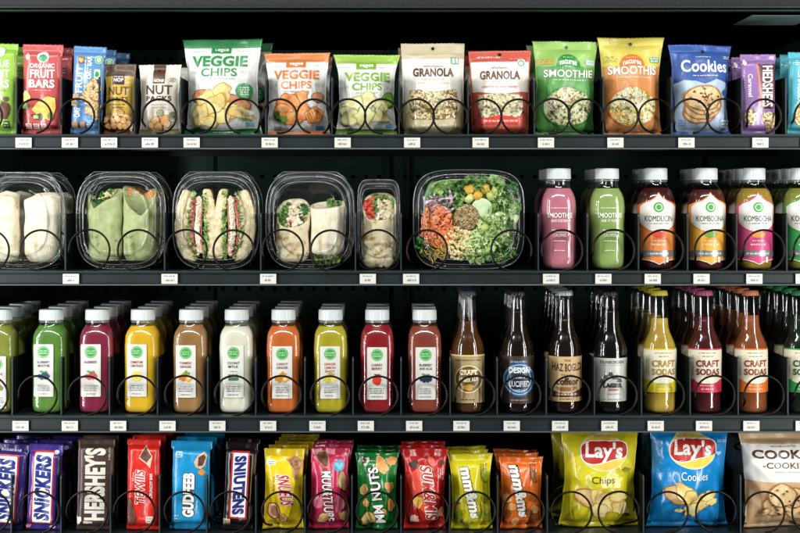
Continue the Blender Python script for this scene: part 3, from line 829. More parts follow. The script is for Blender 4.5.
def a_gran1(A):
    A.t('wholsom', 424, 64, 444, 66.6, BRN, 0.0, shear=0.2); A.t('GRANOLA', 413.5, 67.4, 454.5, 76.2, ink('#5f3528'), 0.04)
    A.micro(421, 78, 447, 79.4, ink('#9c8c7a'), 1); A.micro(417, 81.6, 428, 83.4, ink('#c9ba88'), 1); A.micro(431, 81, 450, 84, ink('#d8cf9a'), 1)
    A.rr(452, 56.5, 460, 63.4, ink('#4f9c78'), 1, 'emblem'); A.r(453, 57.5, 456, 62.5, ink('#d5e6da'), 'emblem'); A.r(457, 57.5, 459.2, 62.5, ink('#d5e6da'), 'emblem')
    A.p([(404, 96), (404, 134), (416, 134), (410, 110)], ink('#c2b083')); A.p([(464, 92), (464, 134), (452, 134), (459, 110)], ink('#bcaa7e'))
    A.p([(410, 90), (416, 89), (425, 90.5), (435, 92), (448, 90), (457, 89), (458.5, 100), (457, 118), (436, 120), (411, 118.5), (409.6, 103)], GRAN, 'window')
    A.p([(428, 92), (444, 92), (449, 100), (438, 108), (424, 100)], GRANL, 'window')
    A.micro(420, 124, 448, 127, ink('#f0e8d0'), 1)
pack('granola_pouch', 'pouch', 'kraft and white granola pouch', 'kraft and white granola pouch with clear window, top shelf', 434, F1, 42, 65, 61, satin('#e2dfd2'), a_gran1, T=0.045, pinch=0.02, seal=(1, 10), prof='pouch', bands=[(40, 58, satin('#c3b48c')), (119, 136, satin('#c7b788'))], hole=(434, 47.3), n=2, pitch=0.07, dx=-0.003, crease=0.0011, cat='granola pouch', cell=1.9, yaw=0.03)
def a_gran2(A):
    cr = ink('#ece6da')
    A.p([(472, 61), (531, 61), (530, 92), (523, 91.5), (502, 94), (480, 91.5), (474, 92)], cr)
    A.micro(477, 54.2, 505, 57.6, ink('#f6d5c6'), 1); A.micro(512, 57, 526, 58.6, ink('#f6d5c6'), 1)
    A.t('wholsom', 493, 65.4, 509, 68, ink('#6a4434'), 0.0, shear=0.2); A.t('GRANOLA', 481.5, 70, 522, 79, ink('#6b4438'), 0.035); A.micro(486, 80.6, 519, 82, ink('#a08c80'), 1)
    A.t('cranberry and honey', 483.5, 84.6, 520, 88.4, ink('#cf5a44'), 0, shear=0.3)
    A.rr(519.5, 58.6, 527, 66.4, ink('#dfeadb'), 1.6, 'emblem'); A.ring(523.2, 62.5, 3.2, 1, ink('#4f9c6a'))
    A.p([(480, 95), (500, 93), (520, 94.5), (524.5, 96), (525, 110), (521, 117), (502, 119), (483, 117.4), (480, 108)], GRANL, 'window')
    A.p([(481, 119), (502, 115), (523, 118), (522, 124), (482, 124)], ink('#d94a3a')); A.micro(485, 119.4, 520, 122.6, ink('#f6dcd2'), 1); A.micro(496, 127, 510, 129.4, ink('#f6dcd2'), 1)
pack('granola_pouch', 'pouch', 'red and white granola pouch', 'red and white granola pouch with clear window, top shelf', 501.5, F1, 49.5, 63.5, 57, satin('#cf4935'), a_gran2, T=0.045, pinch=0.02, seal=(1, 8), prof='pouch', hole=(501.5, 53.4), n=2, pitch=0.07, dx=-0.004, crease=0.0012, cat='granola pouch', cell=1.9, yaw=-0.03)
def smoothie_pack(cx, lab, wordbox, dark, top, tag1, tag2, win, archc, bodyc):
    def f(A):
        A.p([(cx - 40, 65.5), (cx - 22, 66.5), (cx, 65), (cx + 22, 66.5), (cx + 40, 65.5), (cx + 40, 137), (cx - 40, 137)], bodyc)
        pts = [(cx + 12.5 * math.cos(a), 66 - 12.5 * math.sin(a)) for a in [k * PI / 14 for k in range(15)]]
        A.p(pts + [(cx - 12.5, 66.5), (cx + 12.5, 66.5)], archc, 'emblem')
        A.t('natures', cx - 9, 58.4, cx + 9, 63.6, WHITE, 0.03, arc=1.8); A.micro(cx - 7, 56, cx + 7, 57.4, WCR, 1); A.micro(cx - 5, 65.4, cx + 5, 67, WHITE, 1)
        A.r(*tag1[0], tag1[1], 'emblem'); A.micro(*tag1[0], tag1[2], 3, 5)
        A.rr(*tag2[0], tag2[1], 1, 'emblem'); A.micro(*tag2[0], WHITE, 2, 3)
        x0, y0, x1, y1 = wordbox
        A.t(lab, x0, y0, x1, y1, WHITE, 0.025); A.micro(x0 + 3, y1 + 1.8, x1 - 1, y1 + 3.6, ink('#e8f2e0'), 1)
        A.b(cx + 0.5, 107, 25, 20, archc, 4, 0.04); A.b(cx + 0.5, 107, 23.5, 19, win[0], 4, 0.05, part='window'); A.b(cx - 4, 98, 14, 9, win[1], 9, 0.3, part='window')
        A.micro(cx - 14, 129.4, cx + 16, 131, ink('#e8f2e0'), 1)
    return f
pack('smoothie_pouch', 'pouch', 'green smoothie pouch', 'bright green smoothie pouch with round seed window, top shelf', 566.5, F1, 40, 68, 63, satin('#90c450'),
     smoothie_pack(567.5, 'SMOOTHIE', (543.5, 69.6, 592.5, 77.2), 0, 40, ((538.8, 58.4, 552.8, 64.4), ink('#c9c46a'), ink('#8c5a2a')), ((585, 59, 595.4, 64.6), ink('#a8cbd0')), (CHIA, GRANL), ink('#2f8f3a'), satin('#4c9e3c')),
     T=0.05, pinch=0.07, seal=(3, 8), hole=(567, 46), n=2, pitch=0.07, dx=-0.005, crease=0.0020, cat='smoothie pouch', cell=1.9, tilt=0.3)
pack('smoothie_pouch', 'pouch', 'orange smoothie pouch', 'orange and yellow smoothie pouch with grain window, top shelf', 634, F1, 36, 69, 63, satin('#d9c640'),
     smoothie_pack(633.5, 'SMOOTHIS', (609.5, 66, 658, 74.6), 0, 36, ((605.6, 55.4, 619, 61), ink('#dccf52'), ink('#5a4a1c')), ((652, 56.8, 662, 62), ink('#5aa08a')), (CHIAO, GRANL), ink('#e0782c'), satin('#e2873a')),
     T=0.05, pinch=0.08, seal=(3, 8), hole=(634, 42.5), n=1, crease=0.0020, cat='smoothie pouch', cell=1.9, tilt=-0.4)
def a_cook(A):
    lb = satin('#a9c3e2')
    A.p([(676, 134), (674, 84), (684, 80), (696, 81), (704, 84), (716, 79), (727, 82), (733, 88), (734, 134)], lb)
    A.micro(695, 55.6, 712, 57.2, WHITE, 1); A.t('Cookies', 682, 59.4, 728, 72, WHITE, 0.022); A.micro(689, 74.6, 721, 76.4, WHITE, 1); A.micro(725, 54.5, 734, 58, WHITE, 2)
    for i, (x, y, rx, ry) in enumerate(((701, 113.5, 17, 10), (703, 109, 18.5, 11), (704, 104, 18.5, 11.5), (703, 98, 19.5, 13))): A.b(x, y, rx, ry, CKP, i, .06, 0, 'picture', CKE)
    rnd = random.Random(5)
    for k in range(15):
        a = rnd.uniform(0, 2 * PI); q = math.sqrt(rnd.random()) * 0.85
        A.b(703 + 18 * q * math.cos(a), 97.5 + 11 * q * math.sin(a), rnd.uniform(.9, 1.8), rnd.uniform(.7, 1.2), ink('#6a4128'), k, .4, rnd.uniform(0, 180))
    A.b(726, 92, 2.4, 3, ink('#27539a'), 3, .3); A.p([(674, 136), (674, 130.8), (704, 132), (738, 130.8), (738, 136)], satin('#224a9c'))
    A.micro(680, 120, 688, 127, ink('#3a62ac'), 3); A.micro(722, 119, 732, 128, ink('#e9f0fa'), 3)
pack('cookie_bag', 'bag', 'blue cookie bag', 'blue cookie bag printed with a stack of cookies, top shelf', 703.5, F1, 43.5, 66, 64, satin('#244ea8'), a_cook, T=0.05, pinch=0.09, seal=(4, 7), n=1, crease=0.0020, cat='cookie bag', cell=1.9, tilt=0.9, hole=(704, 50.4))
def a_purp(A):
    A.p([(756.5, 64), (758.5, 64), (765, 108), (762, 108)], ink('#c97a5a')); A.p([(759, 64), (777.5, 64), (775, 109), (765.5, 109)], ink('#5c2730'))
    A.t('HEDSHEES', 763.2, 66, 773.8, 107, WHITE, 0.03, -90); A.t('Caramel', 749, 74, 753.6, 97, WHITE, 0.02, -90); A.micro(744.4, 67, 746.6, 92, ink('#dcc0e4'), 1, 3, True); A.e(746, 62.5, 1.8, 3, WHITE)
    A.b(751.5, 118, 6.4, 8.4, GRAN, 1, .2); A.b(770, 120, 6.6, 10, GRAN, 2, .2); A.b(770, 118, 3, 5, GRANL, 4, .3)
pack('snack_bar_pack', 'pack', 'purple chocolate bar pack', 'purple chocolate bar pack with upright white lettering, top shelf right', 760.7, F1, 54, 36, 34, foil('#9465b0'), a_purp, T=0.02, pinch=0.03, prof='bar', n=4, pitch=0.045, dx=-0.0032, seal=(4, 6), cat='snack bar', tilt=-0.6)
def a_cyan(A):
    A.t('COCONUT', 797, 72, 803, 106, WHITE, 0.02, 90); A.t('BAR', 806, 66, 818, 100, WHITE, 0.03, 90)
    A.b(801, 118, 7, 10, OATC, 1, .25, 0, 'picture', NUTE); A.b(815, 116, 7, 9, OATC, 3, .25); A.micro(794, 60, 800, 66, WHITE, 3)
pack('snack_bar_pack', 'pack', 'turquoise snack bar pack', 'turquoise snack bar pack cut by the right edge, top shelf', 806.5, F1, 52, 35, 34, foil('#3fb0c6'), a_cyan, T=0.02, pinch=0.03, prof='bar', n=4, pitch=0.045, dx=-0.0035, seal=(4, 6), cat='snack bar', tilt=0.3)

# ------------------------------------------------------------------ row 4 : bars and crisps
F4 = 532.0
def foil4(h): return solid(h, 0.27, 0.0, 0.4, (30.0, 0.8, 0.005), 0.5, 0.09)
def snick(c, words, rot, whitepoly, boxr, seed):
    def f(A):
        (xa, ya, xb, yb) = whitepoly
        A.rr(xa - 1.8, ya - 1.8, xb + 1.8, yb + 1.8, ink('#b3262e'), 1.5, 'label'); A.rr(xa, ya, xb, yb, WHITE, 1.0, 'label')
        A.t(words, xa + 1.2, ya + 2.2, xb - 1.2, yb - 2.2, ink('#24307e'), 0.06, rot, 0.16 if rot > 0 else -0.16)
    return f
def a_sn2(A):
    snick(40, 'SNICKERS', 90, (30.5, 454, 49, 524), 0, 1)(A)
    A.e(51.5, 453.5, 2.6, 2, ink('#d8d6e6'), 'emblem'); A.p([(53, 456), (57, 456), (57, 520), (53, 524)], ink('#241a3c')); A.b(26, 528, 3, 2, ink('#d98a9a'), 1); A.b(50, 529, 3, 1.6, ink('#d9c0c8'), 2)
def a_sn1(A):
    snick(2, 'SNICKERS', 90, (-8, 457, 12, 524), 0, 1)(A)
    A.micro(-8, 449.5, 16, 453.5, ink('#c9c4e4'), 1)
pack('chocolate_bar', 'bar', 'purple wrapped chocolate bar at the left edge', 'white labelled chocolate bar in dark purple wrapper cut by left edge', 3.5, F4, 445, 36, 34, foil4('#2c1f5e'), a_sn1, T=0.022, pinch=0.05, prof='bar', n=3, pitch=0.04, dx=0.006, seal=(5, 7), tilt=3.2, cat='chocolate bar', crease=0.0013)
pack('chocolate_bar', 'bar', 'purple chocolate bar with white label', 'chocolate bar with purple top and white label, fully visible, bottom left', 40.5, F4, 446, 34, 34, foil4('#43308a'), a_sn2, T=0.022, pinch=0.05, prof='bar', n=3, pitch=0.04, dx=0.008, seal=(5, 8), tilt=3.0, cat='chocolate bar', crease=0.0013)
def a_hersh(A):
    A.t("'HERSHEY'S", 82, 449, 103, 525, ink('#d9d2c6'), 0.05, 90); A.micro(105, 448, 108, 462, ink('#b9a894'), 1, 3, True)
    A.r(75.6, 443, 76.6, 528, ink('#8c7464')); A.b(76.5, 521, 3.4, 4.4, ink('#e2dcd2'), 2, .3)
pack('chocolate_bar', 'bar', 'dark brown chocolate bar', 'dark brown chocolate bar with tall pale lettering running upwards', 92.6, F4, 440.5, 37, 36, satin('#38231a'), a_hersh, T=0.018, pinch=0.02, prof='bar', n=2, pitch=0.036, dx=0.002, seal=(4, 6), tilt=1.8, cat='chocolate bar', crease=0.0007)
def a_redb(A):
    A.p([(144.5, 446.5), (152, 457), (149.5, 469), (146, 465), (138, 459)], ink('#d9bfa0')); A.p([(144.5, 448), (151, 457), (146, 463.5), (139, 458)], CHOC)
    A.t('TEWIIS', 134.5, 471, 144, 505, ink('#d2302a'), 0.02, 90, 0.15, outline=(WHITE, 0.07)); A.t('CRUNCHY BAR', 149, 474, 152, 499, WHITE, 0.02, 90); A.micro(131.5, 472, 133.5, 484, WHITE, 1, 2, True)
    A.p([(127, 500), (130, 498), (136, 520), (132, 527), (127, 528)], CHOC); A.rr(145.5, 517, 153.5, 524, ink('#e0c9bc'), 1, 'emblem'); A.micro(146.4, 518, 153, 523.2, BRN, 2)
pack('chocolate_bar', 'bar', 'bright red chocolate bar', 'bright red chocolate bar with white outlined lettering, bottom shelf', 141.7, F4, 441, 34, 34, foil4('#d62a20'), a_redb, T=0.022, pinch=0.04, prof='bar', n=3, pitch=0.04, dx=0.003, seal=(4, 6), tilt=1.0, cat='chocolate bar', crease=0.0012)
def a_blub(A):
    A.rr(173.5, 452.5, 180.5, 458.5, ink('#a9d2e6'), 1.5, 'emblem'); A.micro(174.4, 453.4, 180, 458, ink('#2a5a84'), 2)
    A.p([(196, 456), (202, 452.6), (205.5, 456), (203, 466), (199, 470), (194, 468), (192, 463)], ink('#d9b48c')); A.p([(196.5, 458), (202, 454.6), (204, 458), (201, 466), (196, 467)], CHOC); A.b(200, 473, 3.4, 3, ink('#e08a34'), 3)
    A.t('GUDFEEB', 181.5, 474, 193, 518, WHITE, 0.06, 90, 0.1, outline=(ink('#33251f'), 0.09)); A.micro(195, 500, 197, 514, ink('#cfe6f2'), 1, 2, True); A.micro(173, 515, 180, 524, ink('#9ccbe6'), 3)
pack('chocolate_bar', 'bar', 'sky blue chocolate bar', 'sky blue chocolate bar with white lettering and dark outline', 188.5, F4, 443, 41, 41, foil4('#1f8fc4'), a_blub, T=0.026, pinch=0.09, prof='bar', n=3, pitch=0.042, dx=0.004, seal=(6, 7), tilt=1.2, cat='chocolate bar', crease=0.0016)
def a_snd(A):
    snick(236, 'SNIUTENS', -90, (229, 454, 243.5, 518), 0, 3)(A)
    A.rr(221.5, 520, 229, 526.5, ink('#c9b48a'), 1, 'emblem'); A.micro(222.4, 521, 228.6, 525.8, BRN, 2); A.r(247.5, 456, 248.3, 520, ink('#8c7a4a'))
pack('chocolate_bar', 'bar', 'black chocolate bar', 'black chocolate bar with red bordered white label, leaning sideways', 236.5, F4, 443.5, 32, 30, foil4('#17100f'), a_snd, T=0.022, pinch=0.02, prof='bar', n=2, pitch=0.04, dx=0.002, seal=(5, 7), tilt=3.4, cat='chocolate bar', crease=0.0014)
def a_yel(A):
    A.rr(264.5, 462, 273.5, 467, WHITE, 1, 'emblem'); A.micro(265.2, 462.6, 273, 466.6, ink('#4a3c1c'), 2)
    A.p([(284, 461), (292, 458), (301, 462), (299, 472), (296, 481), (291, 478), (290, 469)], ink('#c08a44')); A.p([(285.5, 462), (292, 459.5), (299.5, 463), (297.5, 472), (294.5, 478.5), (292, 470)], ramp('brittle_print', [(0.3, '#5c3420'), (0.55, '#a9703c'), (0.75, '#d9a868')], 130, bump=0))
    A.t('SNUEUS', 276.5, 476, 290, 507, ink('#c42a1e'), 0.03, -90, 0.1, outline=(WHITE, 0.06), sk=0.18)
    A.b(273, 514, 6, 9, NUTP, 1, .2, 20, 'picture', ink('#7c4a28')); A.b(273.5, 514, 3.4, 6, ink('#b46a5c'), 3, .2, 20); A.b(282, 521, 4, 4.6, NUTP, 4, .2, 0, 'picture', NUTE); A.micro(270, 478, 273, 494, ink('#a08a1e'), 1, 2, True)
pack('candy_pouch', 'pack', 'golden yellow candy pack', 'golden yellow candy pack with red lettering, bottom shelf', 282, F4, 451, 41.5, 42, foil4('#ecca1c'), a_yel, T=0.03, pinch=0.11, n=5, pitch=0.036, dx=0.0045, seal=(5, 7), cat='candy pack', crease=0.0016, tilt=0.4)
def a_pink(A):
    A.b(321, 461, 5.4, 9, CHOC, 2, .2, 20, 'picture', ink('#c98a5c')); A.e(337.5, 467, 5.4, 5.8, ink('#3f9cc8'), 'emblem'); A.b(337.5, 467, 3.6, 3.6, ink('#7cc2de'), 2, .4, 0, 'emblem')
    A.t('MUU&TUUBE', 321.5, 473, 331.5, 524, WHITE, 0.02, -90, 0.0, outline=(ink('#4a1a20'), 0.07), sk=0.09)
    A.b(341, 482, 4, 9, NUTP, 3, .2, 10); A.b(317, 504, 5, 6, ink('#e0708a'), 4, .3); A.b(338, 505, 6, 9, ink('#d8607c'), 5, .3); A.b(323, 520, 6, 5, NUTP, 6, .3, 0, 'picture', NUTE); A.b(342, 518, 4, 5, NUTP, 7, .3); A.micro(341, 500, 344, 512, ink('#f0c4ce'), 1, 2, True)
pack('candy_pouch', 'pack', 'raspberry pink candy pack', 'raspberry pink candy pack with a blue round spot', 328, F4, 450, 40, 41, foil4('#c42c52'), a_pink, T=0.03, pinch=0.11, n=3, pitch=0.036, dx=0.003, seal=(5, 7), cat='candy pack', crease=0.0018, tilt=0.8)
def a_green(A):
    for i, (x, y, rx, ry, r) in enumerate(((382, 467, 6, 8, 30), (392, 464, 5, 4, 0), (389, 488, 4, 5.5, 0), (364, 492, 4, 6, 0), (366, 505, 3, 4, 0), (391, 506, 4, 6, 0), (384, 514, 3, 4, 0))): A.b(x, y, rx, ry, ORCH, i, .25, r, 'picture', ink('#e6c46a'))
    A.b(369, 521, 8, 7, CHIP, 9, .25, 20, 'picture', ORE); A.b(365, 463, 3.6, 4.4, ink('#c9c4bc'), 2, .4); A.b(364, 463, 2.2, 3, DBRN, 4, .4)
    A.t('MM NUTS', 371.5, 469, 382, 525, WHITE, 0.03, 90, -0.1, outline=(ink('#2c1712'), 0.07), sk=0.15); A.micro(372, 466, 375, 482, WHITE, 1, 2, True)
pack('candy_pouch', 'pack', 'dark green candy pack', 'dark green candy pack with white upright lettering', 376.5, F4, 455.5, 44.5, 43, foil4('#17782f'), a_green, T=0.032, pinch=0.14, n=3, pitch=0.036, dx=0.001, seal=(5, 7), cat='candy pack', crease=0.0018, tilt=0.8)
def a_rdc(A):
    A.p([(405, 478), (416, 470), (430, 482), (440, 500), (432, 524), (420, 510), (410, 495)], ink('#e04a34')); A.b(417, 503, 5.4, 7, ink('#eebb4c'), 2, .2, 0, 'picture', ink('#a93a1c')); A.b(413, 466, 5, 3.6, DBRN, 3, .4)
    A.b(431, 464, 3, 6, ink('#e26a5a'), 4, .2, 30); A.b(438, 505, 4, 6, ink('#8a1a16'), 5, .3); A.b(414, 520, 4, 4, ink('#f0b0a0'), 8, .4); A.e(441, 464.5, 2.4, 2.4, ink('#3c4a30'), 'emblem'); A.b(440, 515, 4, 5, ink('#e88a5c'), 9, .5)
    A.t('SUM&MIS', 422, 468, 434, 522, ink('#c02a22'), 0.02, -90, 0.12, outline=(WHITE, 0.07), sk=0.14); A.micro(436, 468, 443, 482, ink('#f0b8ac'), 3, 2, True)
pack('candy_pouch', 'pack', 'deep red candy pack', 'deep red candy pack with white edged lettering', 424.5, F4, 451, 47, 43, foil4('#b81e1a'), a_rdc, T=0.032, pinch=0.14, n=3, pitch=0.036, dx=-0.002, seal=(5, 7), cat='candy pack', crease=0.0018, tilt=0.3)
def mm_art(cx, out, mini, sd):
    def f(A):
        A.t('mm&ms', cx - 7.5, 467 + mini, cx + 4.5, 520, WHITE, 0.045, -90, 0.0, outline=(ink('#3c2014'), 0.07), sk=0.2); A.micro(cx + 8, 464, cx + 15, 486, ink('#4c3c1a'), 3, sd, True)
        for i, (x, y, m) in enumerate(((cx - 14, 516, out[0]), (cx - 10, 508, out[1]), (cx + 12, 500, out[0]), (cx + 14, 512, out[1]), (cx + 8, 516, out[0]), (cx - 14, 500, out[1]), (cx + 15, 520, out[0]), (cx - 6, 524, out[1]))): A.b(x, y, 4.2, 4, m, i + sd, .25)
        A.b(cx + 13, 478, 4, 5, out[0], 11, .5)
    return f
pack('candy_pouch', 'pack', 'yellow green candy pack', 'yellow green candy pack with white lettering on brown outline', 472.5, F4, 456.5, 46, 43, foil4('#d0c41c'), mm_art(474, (ink('#8a9a1c'), ink('#dcd04a')), 2, 3), T=0.032, pinch=0.15, n=3, pitch=0.036, dx=-0.003, seal=(5, 7), cat='candy pack', crease=0.0018, tilt=-1.0)
pack('candy_pouch', 'pack', 'orange candy pack', 'burnt orange candy pack with white lettering on brown outline', 522.5, F4, 460, 46, 43, foil4('#dc6a20'), mm_art(522, (ink('#8a4a1c'), ink('#e8a868')), 1, 7), T=0.032, pinch=0.13, n=3, pitch=0.036, dx=-0.003, seal=(5, 6), cat='candy pack', crease=0.0018, tilt=-0.6)
def lays(cx, cy, sub, subbox, subcol, picf):
    def f(A):
        A.e(cx, cy, 24, 17.5, ink('#d9d6a8'), 'emblem', 40)
        A.e(cx, cy, 22.6, 16.2, ramp('gold_disc_print', [(0.35, '#d9a428'), (0.6, '#f2d24a')], 20, bump=0), 'emblem', 40)
        pts = []
        for k in range(56):
            a = 2 * PI * k / 56; c_, s_ = math.cos(a), math.sin(a)
            x = math.copysign(abs(c_) ** 0.5, c_) * 23.0; y = -math.copysign(abs(s_) ** 0.62, s_) * 9.6
            if y > 0: y += 2.2 * math.sin(x / 23.0 * PI * 0.9) * -1.0
            pts.append((cx + 1 + x, cy - 1.4 + y - 0.05 * x))
        cen = (sum(p[0] for p in pts) / len(pts), sum(p[1] for p in pts) / len(pts))
        A.p([(cen[0] + (x - cen[0]) * 1.04, cen[1] + (y - cen[1]) * 1.09) for x, y in pts], WHITE, 'emblem'); A.p(pts, ink('#b52a20'), 'emblem')
        A.t("Lay's", cx - 18.6, cy - 10.4, cx + 19, cy + 8.8, WHITE, 0.03, 0, 0.12)
        A.t(sub, *subbox, subcol, 0.0)
        picf(A)
    return f
def pl1(A):
    A.b(588, 499, 14, 9, ramp('potato_skin_print', [(0.3, '#b98a4c'), (0.7, '#e0bd80')], 60, bump=0), 3, .12, -15, 'picture', ink('#9c7030'))
    chips(A, [(597, 498, 8, 9, 10), (601, 500, 8, 9, 0), (612, 506, 13, 9, 20), (600, 512, 11, 8, -10), (618, 498, 10, 6, 10), (622, 510, 10, 7, -20)], CHIP, ink('#c9a048'), 33)
    A.b(627, 471, 4, 2, ink('#7c8418'), 4, .3)
def pl2(A):
    A.b(677, 496, 13, 9.5, ramp('potato_skin_print', [], 60), 3, .12, -15, 'picture', ink('#8a6030'))
    chips(A, [(683, 494, 8, 9, 10), (690, 500, 8, 9, 0), (701, 504, 12, 8, 20), (709, 498, 10, 5, 15), (692, 511, 9, 8, -10), (713, 504, 7, 3.5, 10), (679, 512, 5, 2, 0)], CHIP, ink('#b08a40'), 43)
    A.micro(718, 442, 730, 445, ink('#bcdcf0'), 2); A.b(719, 455, 3, 2, ink('#9cc8e6'), 2, .3)
pack('crisp_bag', 'bag', 'large yellow crisp bag', 'large yellow crisp bag with red and gold oval emblem', 602, F4, 432, 83, 84, foil4('#d2c622'), lays(603.5, 455, 'Chips', (590.5, 477.5, 614.5, 486.5), ink('#33300c'), pl1), T=0.062, pinch=0.10, seal=(5, 6), n=2, pitch=0.075, dx=-0.010, crease=0.0026, cat='crisp bag', cell=2.0, tilt=0.3)
pack('crisp_bag', 'bag', 'large blue crisp bag', 'large blue crisp bag with red and gold oval emblem', 692, F4, 432, 82, 86, foil4('#1685c8'), lays(693, 453, 'Cookies', (680.5, 473.5, 707.5, 481.5), WHITE, pl2), T=0.062, pinch=0.08, seal=(5, 6), n=2, pitch=0.075, dx=-0.006, crease=0.0026, cat='crisp bag', cell=2.0, tilt=0.3)
def a_kraft(A):
    A.p([(748, 449), (830, 449), (830, 480), (810, 484), (790, 480), (770, 482), (751, 484)], ink('#e6e2da'))
    A.micro(773, 448.4, 800, 450, BRN, 1); A.t('COOKIES', 755.5, 452.4, 823, 461, ink('#4c2f22'), 0.04); A.t('-COOKIES-', 765, 464.4, 813, 470.4, ink('#5c4030'), 0.015); A.micro(776, 473, 804, 474.4, ink('#a89888'), 1)
    for i, (x, y, r) in enumerate(((779, 508, 14), (802, 512, 14), (818, 500, 12), (795, 500, 13), (784, 498, 15))): A.b(x, y, r, r * .85, CKP, i, .06, 0, 'picture', CKE)
    rnd = random.Random(8)
    for k in range(26): A.b(772 + rnd.uniform(0, 44), 490 + rnd.uniform(0, 28), 1.1, .9, ink('#4a2a1c'), k, .4)
    A.b(769, 514, 5, 3, CKP, 6, .2, 20, 'picture', CKE); A.micro(756, 518, 766, 519.6, BRN, 1)
pack('cookie_bag', 'bag', 'kraft brown cookie bag', 'kraft brown and white cookie bag cut by the lower right edge', 789, F4, 436, 90, 82, satin('#cda06c'), a_kraft, T=0.06, pinch=0.06, seal=(4, 7), bands=[(447, 484, satin('#e6e2da'))], n=2, pitch=0.075, dx=-0.012, crease=0.0022, cat='cookie bag', cell=2.0, tilt=0.5)

# ------------------------------------------------------------------ row 3 : juice bottles
F3 = 414.5
def cap3(root, fl):
    ring_cap(root, (fl - 321.8) * U, (fl - 311) * U, 12.1 * U, CAPW)
    V, F = loft([((fl - 324.2) * U, 11.9 * U, 11.9 * U, 2), ((fl - 323.4) * U, 12.2 * U, 12.2 * U, 2), ((fl - 322.6) * U, 11.9 * U, 11.9 * U, 2)], 48)
    raw_obj('neck_ring', V, F, [PETRIM], root)
JR = [(414.5, 13.0, 3.2), (413.7, 15.2, 3.4), (412, 16.6, 3.8), (409, 17.2, 4.2), (404, 17.4, 4.4), (382, 17.2, 4.4), (348, 17.4, 4.4), (341, 17.0, 4.2), (337.5, 16.9, 4.0), (334, 16.0, 3.4), (331, 14.5, 2.8), (328, 12.6, 2.3), (325, 11.2, 2), (322, 10.9, 2), (314, 10.6, 2)]
LOGOG = ink('#3f9a48'); LOGOL = ink('#bfe0b4')
def j_label(cx, x0, x1, y0, words, wcol, fruit, sd):
    def f(A):
        A.rr(x0, y0, x1, y0 + 52.5, PAPER, 1.0, 'label')
        lx = (x0 + x1) / 2.0
        A.e(lx, y0 + 7.8, 6.0, 6.0, LOGOG, 'emblem'); A.ring(lx, y0 + 7.8, 5.2, 0.4, LOGOL); A.micro(lx - 4.2, y0 + 5.6, lx + 4.2, y0 + 10.0, LOGOL, 2, sd)
        k = len(words)
        for i, wd in enumerate(words):
            hw = 3.9 + 0.55 * min(8, len(wd)) * 0.55
            A.t(wd, lx - hw, y0 + 16.6 + i * 3.6, lx + hw, y0 + 19.2 + i * 3.6, wcol, 0.02)
        fruit(A, lx, y0 + 32)
        A.micro(lx - 7.5, y0 + 40.4, lx + 7.5, y0 + 47, GREYINK, 3, sd + 2); A.micro(lx - 6, y0 + 48.6, lx + 6, y0 + 50.4, GREYINK, 1, sd + 4)
    return f
def berries(col, leaf='#5f9a52'):
    def f(A, x, y):
        A.b(x, y - 4, 3.4, 2, ink(leaf), 2, .5)
        for i, (a, b) in enumerate(((-4, 0), (-1.5, 1.6), (2, 1.2), (4.4, 0), (0, -1.5), (2.6, -2))): A.b(x + a, y + b, 2.1, 2.0, ink(col), i, .15, 0, 'picture', ink('#26364c') if col < '#5' else ink('#8c2a2a'))
    return f
def fruitp(cols, leaf='#6f9a3c', r=4.4):
    def f(A, x, y):
        A.b(x + 1, y - 4, 3, 2, ink(leaf), 4, .5)
        A.b(x - 3, y, r * .9, r * .8, ink(cols[0]), 3, .3); A.b(x + 3, y + 0.6, r * .9, r * .75, ink(cols[1]), 5, .3); A.b(x + 3, y + 0.8, r * .45, r * .35, ink('#f4dc9c'), 6, .3)
    return f
def lemon(A, x, y):
    A.e(x, y, 5, 5, ink('#e8c81e')); A.ring(x, y, 4.2, .5, ink('#f6ea9a'), 'picture')
    for k in range(4): A.p([(x, y), (x + 3.4 * math.cos(k * 1.57 + .3), y + 3.4 * math.sin(k * 1.57 + .3)), (x + 3.4 * math.cos(k * 1.57 + 1), y + 3.4 * math.sin(k * 1.57 + 1))], ink('#f2dc5c'))
def greens(A, x, y):
    A.micro(x - 6, y - 3.4, x + 6, y - 1.6, ink('#5a7a5c'), 1); A.rr(x - 5, y, x + 5, y + 3.4, ink('#4a7a4c'), 1); A.micro(x - 4, y - 6.6, x + 5, y - 5, GREYINK, 1)
def apple(A, x, y):
    A.p([(x - 6, y - 2), (x + 6, y - 2), (x + 5.4, y + 1.6), (x - 5.4, y + 1.6)], ink('#f0d9cf')); A.b(x, y + 1, 4.6, 4.8, ink('#d8402a'), 3, .1); A.b(x, y - 4.4, 3, 1, ink('#8a3a34'), 2, .3)
